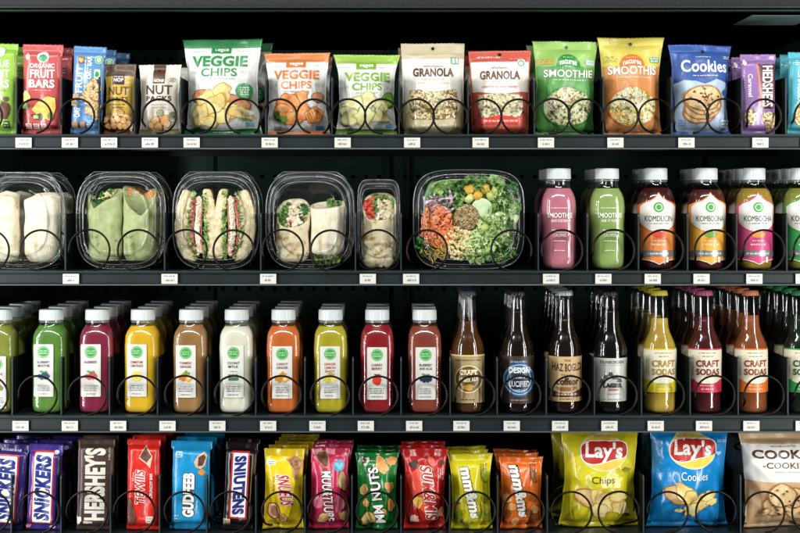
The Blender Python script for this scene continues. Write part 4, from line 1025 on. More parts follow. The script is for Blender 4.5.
J3 = [
 (-5.5, 'olive green juice', 'yellow olive green juice bottle cut by the left edge, third shelf', '#8c9434', '#7c842c', ['GREEN'], '#4a5a3a', berries('#7c8c2c'), (-14, 5), 357, 4),
 (46.5, 'dark green juice', 'dark green juice bottle with blueberry picture on white label', '#5c8f33', '#50802a', ['BLUEBERRY', 'SMOOTHIE'], '#3c4650', berries('#2f5272'), (33, 53), 345, 4),
 (93.3, 'magenta juice', 'deep magenta red juice bottle with pink fruit label', '#8f2142', '#84203c', ['RASPBERRY'], '#4a4040', berries('#d95a4a'), (79, 99), 345, 4),
 (139.5, 'bright yellow juice', 'bright yellow juice bottle with round lemon picture', '#ecbc1c', '#e2ac14', ['SUMMERTIME', 'LEMONADE'], '#b0582c', lemon, (127, 147), 345, 4),
 (188.3, 'brown gold juice', 'hazy golden brown juice bottle with peach picture', '#b0834c', '#98693a', ['TURMERIC', 'GINGER'], '#8c4a34', fruitp(('#d9772c', '#e8a43c')), (175.5, 195.5), 346, 4),
 (234.6, 'creamy white juice', 'creamy white drink bottle with green lettering label', '#f0ecd6', '#e8e2c4', ['COCONUT', 'MYLK'], '#2a3a34', greens, (222.8, 243), 346, 4),
 (282, 'orange juice', 'vivid orange juice bottle with carrot coloured picture label', '#e0712c', '#d46622', ['CARROT', 'GINGER'], '#7a5a4a', fruitp(('#c98a2c', '#d9a03c'), '#c98a2c'), (271, 291), 347, 4),
 (329.7, 'lime yellow juice', 'lime yellow juice bottle with lemon slice picture', '#c4b420', '#b0a21c', ['GINGER', 'LEMON', 'SHOT'], '#b0482c', fruitp(('#e0c43a', '#ecd45c'), '#a8a03c'), (319, 339), 347, 3),
 (377, 'bright red juice', 'bright cherry red juice bottle with red fruit picture', '#9c1c20', '#8f181c', ['CHERRY', 'BERRY'], '#7a3a34', apple, (367, 387), 348, 3),
 (425, 'dusty red brown juice', 'dusty red brown juice bottle with dark blueberries picture', '#96442f', '#8a3a28', ['BLUEBERRY', 'AND ACAI'], '#3c3a44', berries('#28344f'), (415.6, 436), 348, 3),
]
for cx, d, fl, c1, c2, words, wc, fr, (lx0, lx1), ly, n in J3:
    bottle('juice_bottle', d + ' bottle', 'front ' + fl if False else fl, cx, F3, JR, drink(c1, c2), 327.0, cap3,
           j_label(cx, lx0, lx1, ly, words, ink(wc), fr, int(cx)), R=17.4 * U, n=n)

# ------------------------------------------------------------------ row 3 : glass bottles
BR = [(414.5, 14.0, 2), (413.6, 15.8, 2), (411, 16.8, 2), (408, 17, 2), (355, 17, 2), (350, 16.8, 2), (346, 16.0, 2), (342, 14.6, 2), (338, 12.8, 2), (334, 11.1, 2), (330, 10.0, 2), (325, 9.3, 2), (315, 8.7, 2), (304, 8.0, 2), (299.5, 7.7, 2), (299, 8.4, 2), (297.6, 8.4, 2), (297.2, 7.7, 2), (295, 7.5, 2)]
def mkcrown(m):
    return lambda root, fl: crown_cap(root, (fl - 297.0) * U, (fl - 291.6) * U, 7.7 * U, m)
def lab_band(A, cx, y0, y1, m, part='label', hw=16.9): A.r(cx - hw, y0, cx + hw, y1, m, part)
KR = satin('#b59a68'); TAN = solid('#c9a878', 0.5, 0, 0, None, 0.5, 0.08)
def l_amber(A):
    c = 468.7; lab_band(A, c, 357, 404, ramp('aged_label', [(0.3, '#8a7448'), (0.7, '#b8a274')], 40, bump=0), 'label')
    A.r(c - 16.9, 355.8, c + 16.9, 357.2, ink('#e8c07a'), 'label')
    A.e(c + 1, 380, 14, 14, ink('#6a4c2a'), 'emblem'); A.ring(c + 1, 380, 14, 1.2, ink('#e0cfa0')); A.ring(c + 1, 380, 9.6, .8, ink('#d9c490'))
    A.t('CRAFT', c - 8, 370.5, c + 9.5, 376, ink('#f2e2b4'), 0.05); A.t('AMBER ALE', c - 9, 379, c + 10, 383, ink('#f2e2b4'), 0.04, arc=-2)
    A.b(c + 1, 388, 6, 3, ink('#c99a4c'), 3, .3, 0, 'emblem'); A.micro(c - 8, 399.6, c + 9, 401.6, ink('#3c2c18'), 1); A.micro(c - 12, 360, c + 13, 362, ink('#5c4624'), 1)
def l_blue(A):
    c = 519.5; lab_band(A, c, 357, 404.5, solid('#3a261e', 0.5, 0, 0, None, 0.5, .1), 'label')
    A.e(c, 380.5, 15.8, 17, ink('#2c5c88'), 'emblem', 40); A.ring(c, 380.5, 15.4, 1, ink('#9cc0dc')); A.e(c, 381, 11.6, 12, ink('#1c3048'), 'emblem'); A.ring(c, 381, 12, .7, ink('#cfdfea'))
    A.t('DESIGN', c - 10.5, 368, c + 10.5, 374, ink('#eef2f4'), 0.03); A.t('LUCIFIED', c - 10, 382, c + 10, 387.6, ink('#eef2f4'), 0.02); A.micro(c - 9, 377, c + 9, 380, ink('#cfdfea'), 1)
    A.micro(c - 8, 390, c + 8, 392, ink('#cfdfea'), 1); A.micro(c - 10, 361, c + 9, 364, ink('#9cc0dc'), 1); A.micro(c - 10, 400, c + 10, 402, ink('#b8a89a'), 1)
def l_tan(A):
    c = 567; lab_band(A, c, 357.5, 402.5, TAN, 'label')
    A.t('THE', c - 3, 360.4, c + 4, 362.6, ink('#4a2f1e'), .03); A.t('HAZ BOGLD', c - 14, 364.5, c + 14.5, 372.5, ink('#4a2c20'), 0.03, arc=-1.5); A.micro(c - 8, 375, c + 9, 376.6, ink('#6a4a34'), 1)
    A.t('coffeor', c - 10, 378.5, c + 12, 386, ink('#3c2418'), 0.05)
    A.p([(c - 16.9, 389), (c - 8, 393.5), (c + 4, 394), (c + 16.9, 388), (c + 16.9, 398), (c - 16.9, 398)], ink('#4a2a1c'), 'label'); A.p([(c - 11, 388), (c + 10, 388), (c + 6, 392), (c - 6, 392)], ink('#8a5c38'), 'label')
    A.micro(c - 13, 393.6, c + 14, 396.8, ink('#e8d6b4'), 1); A.micro(c - 9, 399, c + 9, 401, ink('#5c3c28'), 1)
def l_silver(A):
    c = 613.4; lab_band(A, c, 359, 402.5, solid('#c2c2bb', 0.4, 0.1, 0, None, 0.5, .08), 'label')
    A.t('DUNBORDEN', c - 11.5, 361.5, c + 12, 364.6, ink('#3a3a3a'), 0.03); A.micro(c - 11, 365.4, c + 11, 366.8, GREYINK, 1)
    for i, (a, b) in enumerate(((-6, 375), (-1.5, 372), (3, 375), (7, 378), (-9, 379))):
        A.p([(c + a - 3, b + 5), (c + a, b - 2), (c + a + 3, b + 5)], ink('#4c4e50'), 'emblem'); A.p([(c + a - .9, b), (c + a, b - 2), (c + a + .9, b), (c + a, b + 1.4)], WHITE, 'emblem')
    A.t('LAGER', c - 8.5, 384, c + 10, 388.6, ink('#2f2f2f'), 0.06); A.r(c - 3, 389.8, c + 6, 391.4, ink('#a85a3a'), 'emblem'); A.micro(c - 4, 394, c + 8, 395.6, GREYINK, 1); A.micro(c - 10, 399.4, c + 11, 401, ink('#8a5a4a'), 1)
def l_soda(c, colh, txt):
    def f(A):
        cm = ink(colh); lab_band(A, c, 350, 393.5, solid('#d8d1b6', 0.5, 0, 0, None, 0.5, .06), 'label')
        A.r(c - 16.9, 349.6, c + 16.9, 351.0, cm, 'label'); A.r(c - 16.9, 380.6, c + 16.9, 393.5, cm, 'label'); A.b(c + 1, 381, 12, 3.4, ink('#e6dfc4'), 3, .05, 0, 'label')
        A.micro(c - 9, 353, c + 11, 354.6, GREYINK, 1); A.micro(c - 6, 356.4, c + 8, 358, GREYINK, 1); A.micro(c - 15, 356, c - 12, 378, ink('#a89a6c'), 2, 3, True)
        A.t('CRAFT', c - 10, 361, c + 12.6, 367.8, ink(txt), 0.035); A.t('SODAS', c - 10, 369.6, c + 12.6, 376, ink(txt), 0.035)
        A.micro(c - 8, 385.6, c + 9, 387.4, ink('#f4ecd0'), 1); A.micro(c - 7, 389, c + 8, 390.8, ink('#f4ecd0'), 1)
    return f
def gm(h): return clear('tinted_glass_' + h, tuple(c ** 0.5 for c in hexc('#' + h)[:3]), 0.03, 0.0, 1.0, 1.5)
BEERS = [
 (468.7, 'amber ale', 'amber beer bottle with round gold brown label', '#6a3c14', '#4a280c', 322, l_amber, ink('#3c4246'), GLASS, 4, 'beer bottle'),
 (519, 'dark blue labelled beer', 'dark beer bottle with round blue emblem label', '#1a0e0a', '#120907', 312, l_blue, ink('#14181c'), GLASS, 4, 'beer bottle'),
 (567, 'tan labelled beer', 'dark beer bottle with tan label and silver crown cap', '#1c0d08', '#140906', 319, l_tan, solid('#b6bcbc', 0.35, .5), GLASS, 5, 'beer bottle'),
 (613, 'silver labelled lager', 'dark beer bottle with silver white mountain label and black cap', '#0e0a0a', '#0a0706', 312, l_silver, ink('#101214'), GLASS, 4, 'beer bottle'),
 (663, 'yellow craft soda', 'yellow craft soda bottle with yellow crown cap and cream label', '#c8a63e', '#a8842a', 320, l_soda(663, '#c9b81e', '#9c7c28'), ink('#c9bc3a'), GLASS, 5, 'soda bottle'),
 (708.7, 'red craft soda', 'dark red craft soda bottle with pink crown cap and banded label', '#551a1c', '#3c1012', 318, l_soda(708.7, '#c42f4c', '#7c2030'), ink('#b04a6c'), GLASS, 5, 'soda bottle'),
 (755.3, 'orange craft soda', 'amber orange craft soda bottle with orange crown cap and label', '#9a5228', '#7c3c1a', 318, l_soda(755.3, '#e0742c', '#8c3c24'), ink('#c9744c'), GLASS, 5, 'soda bottle'),
 (805.5, 'green craft soda', 'dark green craft soda bottle cut by the right edge', '#16281c', '#0e1c14', 318, l_soda(805.5, '#2f9a52', '#1c5c38'), ink('#2c7a4a'), GLASS, 5, 'soda bottle'),
]
for cx, d, fl, c1, c2, fill, art, capm, sh, n, cat in BEERS:
    bottle('soda_bottle' if 'soda' in cat else 'beer_bottle', d + ' bottle', fl, cx, F3, BR, drink(c1, c2, 0.15, 0.3 if 'amber' in d else 0.0), fill, mkcrown(capm), art,
           R=17 * U, n=n, shell=sh, cat=cat, pitch=0.062)

# ------------------------------------------------------------------ row 2 : smoothies and fermented tea
F2 = 270.5
def cap2(r, y0=168.4, y1=179.2):
    def f(root, fl):
        ring_cap(root, (fl - y1) * U, (fl - y0) * U, r * U, CAPW)
        V, F = loft([((fl - y1 - 2.4) * U, (r - .6) * U, (r - .6) * U, 2), ((fl - y1 - 1.5) * U, (r + .1) * U, (r + .1) * U, 2), ((fl - y1 - 0.7) * U, (r - .3) * U, (r - .3) * U, 2)], 48)
        raw_obj('neck_ring', V, F, [PETRIM], root)
    return f
SR = [(270.5, 13, 2), (269.6, 15.2, 2.1), (267.5, 16.9, 2.3), (264, 17.7, 2.5), (258, 17.9, 2.6), (208, 17.9, 2.6), (202, 17.7, 2.5), (197, 16.7, 2.4), (193, 15.0, 2.2), (189.5, 12.8, 2.1), (186.5, 11.4, 2), (183, 10.9, 2), (172, 10.6, 2)]
def l_smooth(c, w2):
    def f(A):
        A.micro(c - 9.5, 207.4, c + 9.5, 209.4, ink('#efe6e2'), 1)
        A.t('SMOOTHIE', c - 11.8, 213.2, c + 12.6, 218.2, WHITE, 0.015); A.t(w2, c - 8.4, 219.8, c + 10.8, 222.6, WHITE, 0.01, shear=0.1)
        A.micro(c - 9, 229.6, c + 9, 231.4, WHITE, 1); A.r(c - 8, 232.4, c + 8, 232.8, WHITE, 'lettering'); A.t('CALORIES', c - 6, 234, c + 6.6, 237.2, WHITE, 0)
        A.micro(c - 7, 240.6, c + 7, 242.2, WHITE, 1); A.micro(c - 6.6, 250, c + 7, 251.8, WHITE, 1)
    return f
bottle('smoothie_bottle', 'pink smoothie bottle', 'pink smoothie bottle with white print directly on plastic', 561, F2, SR, drink('#d27d8e', '#c97085'), 189, cap2(12.2), l_smooth(561, 'AND ICECREAM'), R=17.9 * U, n=3)
bottle('smoothie_bottle', 'pale green smoothie bottle', 'pale green smoothie bottle with white print directly on plastic', 610, F2, SR, drink('#9db866', '#92ad59'), 189, cap2(12.0), l_smooth(610, 'ASK IT FOR IT'), R=17.9 * U, n=3)
KRG = [(270.5, 14, 2), (269.6, 16.4, 2), (267.5, 18.1, 2), (264, 18.9, 2), (258, 19.1, 2), (207, 19.1, 2), (201, 18.8, 2), (196, 17.6, 2), (192, 15.6, 2), (188.5, 13.0, 2), (186, 11.2, 2), (183, 10.2, 2), (172, 10.0, 2)]
def l_komb(c, word, edge, top, grad, icon, low):
    def f(A):
        em, gm_, tm = ink(edge), ink(soften(grad, .1)), ink('#dcd9d2')
        hw = 18.75
        # coloured lower body with scalloped foot
        foot = [(c + hw, 216), (c + hw, 259.5), (c + 12, 260), (c + 5, 262), (c + 0.5, 264.5), (c - 4, 262), (c - 11, 260), (c - hw, 259.5), (c - hw, 216)]
        A.p([(x, y + 1.0) for x, y in foot], tm, 'label'); A.p(foot, gm_, 'label')
        def ogee(o):
            L = [(c - hw - 2, 238), (c - hw - 2, 207 - o), (c - 14, 204 - o), (c - 8, 201.5 - o), (c - 3, 198 - o), (c, 193.6 - o)]
            R_ = [(2 * c - x, y) for x, y in L[::-1]]
            return L + R_[1:]
        def up(o, drop):
            return ogee(o) + [(c + 14, 228 + drop), (c + 9, 231.5 + drop), (c, 234 + drop), (c - 9, 231.5 + drop), (c - 14, 228 + drop)]
        A.p([(max(c - hw, min(c + hw, x)), min(y, 226)) if i < 11 else (x, y) for i, (x, y) in enumerate(up(1.4, 0.6))], em, 'label')
        A.p([(max(c - hw + 1.6, min(c + hw - 1.6, x)), min(y, 223)) if i < 11 else (x, y) for i, (x, y) in enumerate(up(0, -1))], tm, 'label')
        A.b(c, 235, 6.4, 3.6, ink(icon), 4, .25, 0, 'picture')
        A.e(c, 207.6, 5.1, 5.1, ink('#3fa046'), 'emblem'); A.ring(c, 207.6, 3.6, 1.1, ink('#cfe8c4'))
        A.t(word, c - 13.2, 216.2, c + 13.8, 221.8, ink('#332f30'), 0.0); A.micro(c - 11, 223, c + 11, 224.8, GREYINK, 1)
        A.micro(c - 7, 240.4, c + 7, 242, WHITE, 1); A.micro(c - 9, 243.6, c + 9, 246.4, ink('#ffe9c8'), 1)
        A.p([(c - hw, 252), (c - 8, 250.6), (c, 251.6), (c + 8, 250.6), (c + hw, 252), (c + hw, 257), (c - hw, 257)], solid('#a9a7a5', 0.3, 0.6), 'label'); A.micro(c - 12, 252.6, c + 12, 255.6, ink('#e9e9ea'), 1)
        A.r(c + 7.2, 257.5, c + 9.4, 263, ink('#f4f2ee'), 'label')
    return f
KOM = [
 (660, 'fermented tea with orange label', 'dark red fermented tea bottle with orange label', '#4a1216', '#380d10', 'KOMDUCIN', '#d9663a', '#e87a2c', '#d9503c', 3),
 (711, 'fermented tea with yellow label', 'red brown fermented tea bottle with yellow orange label', '#5c231a', '#481812', 'KOMBOONA', '#d98a3a', '#eda227', '#7ca03a', 3),
 (759.5, 'fermented tea with pink label', 'yellow fermented tea bottle with magenta pink label', '#b3922c', '#9c7c22', 'KOMBOCHA', '#d0506a', '#d23a78', '#e8933a', 4),
 (808, 'fermented tea with green label', 'yellow green fermented tea bottle with green label cut by right edge', '#98a03a', '#80882c', 'KOMBUCHA', '#2f9a3c', '#2fa046', '#1c7a34', 4),
]
for cx, d, fl, c1, c2, wd, ed, gr, ic, n in KOM:
    bottle('tea_bottle', d, fl, cx, F2, KRG, drink(c1, c2), 189, cap2(11.2, 168, 180), l_komb(cx, wd, ed, None, gr, ic, None), R=19.1 * U, n=n, cat='tea bottle')

# ------------------------------------------------------------------ row 2 : boxed food
TORT = ramp('flour_tortilla', [(0.28, '#b08a58'), (0.36, '#e0d0a8'), (0.5, '#ebe2c8'), (0.75, '#f2ecdc')], 75, rough=0.65, bump=0.5, sss=0.1)
TORTS = ramp('seeded_tortilla', [(0.30, '#8a6236'), (0.38, '#cdb27e'), (0.5, '#e2d4b0'), (0.75, '#e8dcb8')], 90, rough=0.65, bump=0.5, sss=0.1)
SPIN = ramp('spinach_tortilla', [(0.30, '#5f7040'), (0.36, '#98a468'), (0.5, '#a8b27a'), (0.75, '#bcc494')], 85, rough=0.62, bump=0.5, sss=0.1)
LETT = ramp('lettuce', [(0.3, '#42752c'), (0.5, '#73a247'), (0.72, '#b0cd78')], 60, rough=0.4, bump=0.5, sss=0.1)
LETP = ramp('pale_lettuce', [(0.3, '#94b85e'), (0.5, '#bed78c'), (0.72, '#e6eec6')], 60, rough=0.4, bump=0.5, sss=0.1)
KALE = ramp('dark_greens', [(0.3, '#1f4a1c'), (0.5, '#33702c'), (0.75, '#5f9a44')], 60, rough=0.4, bump=0.5)
CHKN = ramp('chicken', [(0.3, '#d9bc94'), (0.5, '#efe0c4'), (0.75, '#f9f3e6')], 70, rough=0.45, bump=0.5, sss=0.15)
HAM = ramp('ham', [(0.3, '#a8433a'), (0.5, '#cf7468'), (0.75, '#e3a294')], 60, rough=0.35, bump=0.4, sss=0.1)
TOMA = ramp('tomato', [(0.3, '#b32a1c'), (0.6, '#dd5438'), (0.8, '#ec8a6a')], 50, rough=0.25, bump=0.2, coat=0.3)
BREAD = ramp('bread_crumb', [(0.3, '#c9ab74'), (0.5, '#e8d6aa'), (0.72, '#f6ecd0')], 130, rough=0.75, bump=0.9, bdist=0.002)
CRUST = ramp('bread_crust', [(0.3, '#8a5a2c'), (0.7, '#b98648')], 90, rough=0.7, bump=0.5)
CARR = ramp('carrot', [(0.3, '#d8642e'), (0.55, '#ea8a50'), (0.75, '#f5b487')], 90, rough=0.35, bump=0.3)
CORN = ramp('chickpea', [(0.3, '#d4b872'), (0.55, '#ecdba4'), (0.75, '#f6edcc')], 90, rough=0.4, bump=0.3)
ONIO = ramp('red_onion', [(0.35, '#6a2a4a'), (0.55, '#d9c0cc'), (0.75, '#f0e8ea')], 60, rough=0.25, bump=0.1, stretch=(1, 1, 6))
MANG = ramp('mango', [(0.3, '#d9a028'), (0.7, '#f0c95a')], 50, rough=0.3, bump=0.3)
AVOC = ramp('avocado', [(0.3, '#b5c258'), (0.7, '#dfe09a')], 50, rough=0.4, bump=0.2)
CUCU = ramp('cucumber_flesh', [(0.3, '#b9cf9a'), (0.7, '#dfe8c9')], 70, rough=0.25, bump=0.15, coat=0.2)
LETM = ramp('sandwich_lettuce', [(0.3, '#5f9338'), (0.5, '#93bd5c'), (0.72, '#c9dd96')], 80, rough=0.4, bump=0.4)
CUCS = ink('#2f6a2c')
SEED = ramp('seed_crust', [(0.0, '#6a5230'), (0.3, '#94794c'), (0.6, '#b89c6a'), (0.85, '#dcc89a')], 520, 'voronoi', 0.6, 1.0, bdist=0.002)
PAST = ramp('pasta', [(0.3, '#a8802c'), (0.6, '#cfae52'), (0.8, '#8f9a3c')], 90, rough=0.4, bump=0.3)

def _ico(sub=2):
    bm = bmesh.new(); bmesh.ops.create_icosphere(bm, subdivisions=sub, radius=1.0)
    v = [tuple(x.co) for x in bm.verts]; f = [tuple(q.index for q in x.verts) for x in bm.faces]; bm.free(); return v, f
ICOV, ICOF = _ico(2)
_b = bmesh.new(); bmesh.ops.create_cube(_b, size=1.6); bmesh.ops.bevel(_b, geom=_b.edges[:], offset=0.22, segments=2, affect='EDGES')
_b.verts.index_update(); CUBV = [tuple(x.co) for x in _b.verts]; CUBF = [tuple(q.index for q in x.verts) for x in _b.faces]; _b.free()
class Bits:
    """collects crumbs of food that form one part"""
    def __init__(self, seed): self.V, self.F, self.r = [], [], random.Random(seed)
    def rot(self):
        r = self.r
        return Matrix.Rotation(r.uniform(0, 6.28), 3, 'X') @ Matrix.Rotation(r.uniform(0, 6.28), 3, 'Y') @ Matrix.Rotation(r.uniform(0, 6.28), 3, 'Z')
    def lump(self, p, s, sq=(1, 1, 1), cube=False, R=None, n=0.25):
        b = len(self.V); R = R or self.rot(); sd = self.r.uniform(0, 99)
        for v in (CUBV if cube else ICOV):
            q = Vector(v); q *= 1 + n * noise.noise(q * 1.3 + Vector((sd, 0, 0)))
            q = R @ Vector((q.x * s * sq[0], q.y * s * sq[1], q.z * s * sq[2]))
            self.V.append((p[0] + q.x, p[1] + q.y, p[2] + q.z))
        for f in (CUBF if cube else ICOF): self.F.append(tuple(b + i for i in f))
    def leaf(self, p, s, amp=0.35, R=None, n=7, asp=1.0):
        b = len(self.V); R = R or self.rot(); sd = self.r.uniform(0, 99)
        for j in range(n):
            for i in range(n):
                u, v = (i / (n - 1) - .5) * 2, (j / (n - 1) - .5) * 2
                k = 1 - 0.35 * (u * u) * (v * v)
                h = amp * (noise.noise(Vector((u * 1.9 + sd, v * 1.9, 0))) * 1.4 + 0.35 * noise.noise(Vector((u * 5 + sd, v * 5, 3)))) + 0.25 * (u * u) * amp
                q = R @ Vector((u * s * k, h * s, v * s * k * asp))
                self.V.append((p[0] + q.x, p[1] + q.y, p[2] + q.z))
        for j in range(n - 1):
            for i in range(n - 1):
                a = b + j * n + i; self.F.append((a, a + 1, a + n + 1, a + n))
    def shred(self, p, L, r, curl=0.4):
        R = self.rot(); r0 = self.r; ph = r0.uniform(0, 6)
        flat = Vector((1, 0.35, 1))
        pts = []
        for k in range(7):
            t = (k / 6 - .5)
            q = R @ Vector((t * L, curl * L * math.sin(t * 3 + ph) * .4, curl * L * math.cos(t * 4 + ph) * .4))
            q = Vector((q.x, q.y * .4, q.z)); pts.append((p[0] + q.x, p[1] + q.y, p[2] + q.z))
        tube(self.V, self.F, pts, [r * x for x in (.6, .9, 1, 1, 1, .9, .6)], 5)
    def done(self, name, m, parent): return raw_obj(name, self.V, self.F, [m], parent)

def superpt(a, w, h, n):
    c, s = math.cos(a), math.sin(a); e = 2.0 / n
    return math.copysign(abs(c) ** e, c) * w / 2, math.copysign(abs(s) ** e, s) * h / 2
def clamshell(desc, label, cx, w, h, floor=F2, n=3.3, tab=True, deep=0.066, cat='food box', rk=1.0):
    w *= U; h *= U
    root = thing('clear_food_box', label, cat, (X(cx), 0.006, Z(floor) + 0.0006), (0, 0, 0), desc + ' column')
    zc = h / 2; seg = 88
    def shell(name, secs, m, close_first=False, close_last=False, wob=0.0):
        V, F = [], []
        for si, (sw, sh, y, nn) in enumerate(secs):
            for k in range(seg):
                x, z = superpt(2 * PI * k / seg, w * sw, h * sh, nn)
                V.append((x, y + wob * noise.noise(Vector((x * 40, z * 40, si * .3 + cx))), zc + z))
        for i in range(len(secs) - 1):
            for k in range(seg):
                k2 = (k + 1) % seg; F.append((i * seg + k, i * seg + k2, (i + 1) * seg + k2, (i + 1) * seg + k))
        if close_first:      # gently domed panel instead of a flat one
            b = len(V); steps = 5; prev = [k for k in range(seg)]
            sw, sh, y, nn = secs[0]
            for q in range(1, steps):
                f = 1 - q / steps; cur = []
                for k in range(seg):
                    x, z = superpt(2 * PI * k / seg, w * sw * f, h * sh * f, nn * f + 2 * (1 - f)); cur.append(len(V))
                    V.append((x, y - 0.0012 * (1 - f * f) + 0.0007 * noise.noise(Vector((x * 60, z * 60, cx))), zc + z))
                for k in range(seg):
                    k2 = (k + 1) % seg; F.append((prev[k], prev[k2], cur[k2], cur[k]))
                prev = cur
            F.append(tuple(prev))
        if close_last: F.append(tuple((len(secs) - 1) * seg + k for k in range(seg)))
        return raw_obj(name, V, F, [m], root)
    shell('lid', [(0.72, 0.74, 0.0016, n), (0.77, 0.785, 0.0020, n), (0.795, 0.81, 0.0044, n), (0.81, 0.825, 0.0092, n), (0.835, 0.85, 0.0100, n), (0.85, 0.865, 0.0098, n),
                  (0.865, 0.88, 0.0140, n), (0.89, 0.90, 0.0150, n), (0.905, 0.915, 0.0146, n), (0.915, 0.925, 0.0180, n), (0.955, 0.958, 0.0186, n), (0.975, 0.976, 0.0170, n), (1.0, 1.0, 0.0185, n), (1.0, 1.0, 0.0215, n)], PET, True)
    shell('tray', [(0.995, 0.995, 0.0225, n), (0.97, 0.97, 0.0215, n), (0.93, 0.935, 0.0220, n), (0.915, 0.92, 0.0300, n), (0.885, 0.89, 0.0310, n), (0.84, 0.85, deep - 0.006, n), (0.78, 0.79, deep, n)], PET, False, True)
    for nm, s, y, r in (('rim', 0.99, 0.0200, 0.0009), ('rim_ridge', 0.90, 0.0140, 0.0007), ('inner_ridge', 0.80, 0.0040, 0.0007)):
        V, F = [], []
        pts = []
        for k in range(seg):
            x, z = superpt(2 * PI * k / seg, w * s, h * s, n); pts.append((x, y, zc + z))
        tube(V, F, pts, r * rk, 6, True)
        raw_obj(nm, V, F, [PETRIM], root)
    if tab:
        bm = bmesh.new()
        pr = [(-0.30 * w, h * 1.0), (-0.40 * w, h * .925), (-0.40 * w, h * .89), (0.40 * w, h * .89), (0.40 * w, h * .925), (0.30 * w, h * 1.0)]
        a = [bm.verts.new((x, 0.0200, z)) for x, z in pr]; b = [bm.verts.new((x, 0.0206, z)) for x, z in pr]
        bm.faces.new(a); bm.faces.new(b[::-1])
        for i in range(6): bm.faces.new((a[i], b[i], b[(i + 1) % 6], a[(i + 1) % 6]))
        mesh_obj('hinge_tab', bm, [PET], root, False)
        V, F = [], []
        tube(V, F, [(x, 0.0203, z) for x, z in (pr[1], pr[0], pr[5], pr[4])], 0.0008, 6); raw_obj('hinge_fold', V, F, [PETRIM], root)
    return root

def wrap_roll(label, cx, halfw, bot, topf, m, fills, face=0.5, dy=0.036, ry=0.019, floor=F2, seed=0, lean=0.0, botround=0.35, wr=0.0024, group=None):
    """topf(t): photo row of the cut edge across the roll, t in -1..1; face: how far the cut faces the viewer"""
    root = thing('tortilla_wrap', label, 'wrap', (X(cx), dy, Z(floor) + 0.0006), (0, 0, 0), group)
    rx = halfw * U; seg = 48; V, F = [], []
    zb = (floor - bot) * U
    N = 22
    def ztop(x, y): return (floor - topf(max(-1, min(1, x / rx)))) * U + face * (y / ry) * 0.0235
    for j in range(N + 1):
        v = j / N
        for k in range(seg):
            a = 2 * PI * k / seg
            cxx, cyy = math.cos(a), math.sin(a)
            e = 2 / 2.5
            ux = math.copysign(abs(cxx) ** e, cxx); uy = math.copysign(abs(cyy) ** e, cyy)
            s = 1.0
            if v < 0.14: s = 0.72 + 0.28 * math.sin(PI / 2 * v / 0.14)
            x, y = ux * rx * s, uy * ry * s
            zt = ztop(x, y); z = zb + (zt - zb) * v
            nn = noise.noise(Vector((x * 55 + seed, y * 30, z * 45))) * wr + noise.noise(Vector((x * 140 + seed, y * 100, z * 60 + 4))) * wr * .35
            fold = -0.0012 * math.exp(-((ux - 0.35 + v * .3) / 0.07) ** 2) * (1 if uy < 0 else 0)
            V.append((x + nn * ux + lean * (z - zb), y + nn * uy - fold, z))
    for j in range(N):
        for k in range(seg):
            k2 = (k + 1) % seg; F.append((j * seg + k, j * seg + k2, (j + 1) * seg + k2, (j + 1) * seg + k))
    F.append(tuple(range(seg))[::-1])
    # rolled inner edge and sunken top
    b = N * seg
    for q, (s, d) in enumerate(((0.90, -0.0004), (0.86, -0.004))):
        st = len(V)
        for k in range(seg):
            x, y, z = V[b + k]; lx = lean * (z - zb)
            V.append(((x - lx) * s + lx, y * s, z + d))
        pb = b if q == 0 else st - seg
        for k in range(seg):
            k2 = (k + 1) % seg; F.append((pb + k, pb + k2, st + k2, st + k))
    F.append(tuple(len(V) - seg + k for k in range(seg)))
    raw_obj('tortilla', V, F, [m], root)
    for fi, (nm, mat, kind, cnt, size, (u0, u1), (w0, w1)) in enumerate(fills):
        B = Bits(seed * 10 + fi)
        for _ in range(cnt):
            for _t in range(20):
                u, v = B.r.uniform(u0, u1), B.r.uniform(w0, w1)
                if u * u + v * v < 0.75: break
            x, y = u * rx, v * ry
            z = ztop(x, y) + B.r.uniform(-0.0035, 0.0012)
            p = (x + lean * (z - zb), y, z)
            s = size * B.r.uniform(.7, 1.25)
            if kind == 'leaf': B.leaf(p, s, 0.6)
            else: B.lump(p, s * 1.1, (1, .5, .75), n=.5)
        B.done(nm, mat, root)
    return root
def lin_top(pts):
    def f(t):
        for (a, ya), (b, yb) in zip(pts, pts[1:]):
            if a <= t <= b: return ya + (yb - ya) * (t - a) / (b - a)
        return pts[0][1] if t < pts[0][0] else pts[-1][1]
    return f
def behind(things_, n, pitch, text):
    for t in things_:
        for k in range(1, n):
            copy_tree(t, (t.location.x, t.location.y + pitch * k, t.location.z), text % ORD[k] if '%s' in text else text)

LT = 'leaf'; LP = 'lump'
# box one: two plain flour wraps
c1 = clamshell('flour wrap box', 'clear food box of two pale flour wraps, leftmost on the second shelf', 16.5, 90, 98)
w1 = wrap_roll('pale flour wrap half hidden by glare at the left edge', -2, 16, 263, lin_top([(-1, 198), (0, 193), (1, 196)]), TORT, [], 0.15, seed=1)
w2 = wrap_roll('plump pale flour wrap in the right half of the leftmost box', 37.5, 18, 263, lin_top([(-1, 200), (-.4, 195), (.5, 194), (1, 198)]), TORT, [], 0.12, seed=2)
c1b = copy_tree(c1, (c1.location.x + .004, c1.location.y + 0.072, c1.location.z), 'clear box directly behind the leftmost box of pale flour wraps')
copy_tree(w1, (w1.location.x + .004, w1.location.y + 0.072, w1.location.z), 'hidden left flour wrap in the box behind the leftmost box')
copy_tree(w2, (w2.location.x + .004, w2.location.y + 0.072, w2.location.z), 'right flour wrap in the box behind the leftmost box')
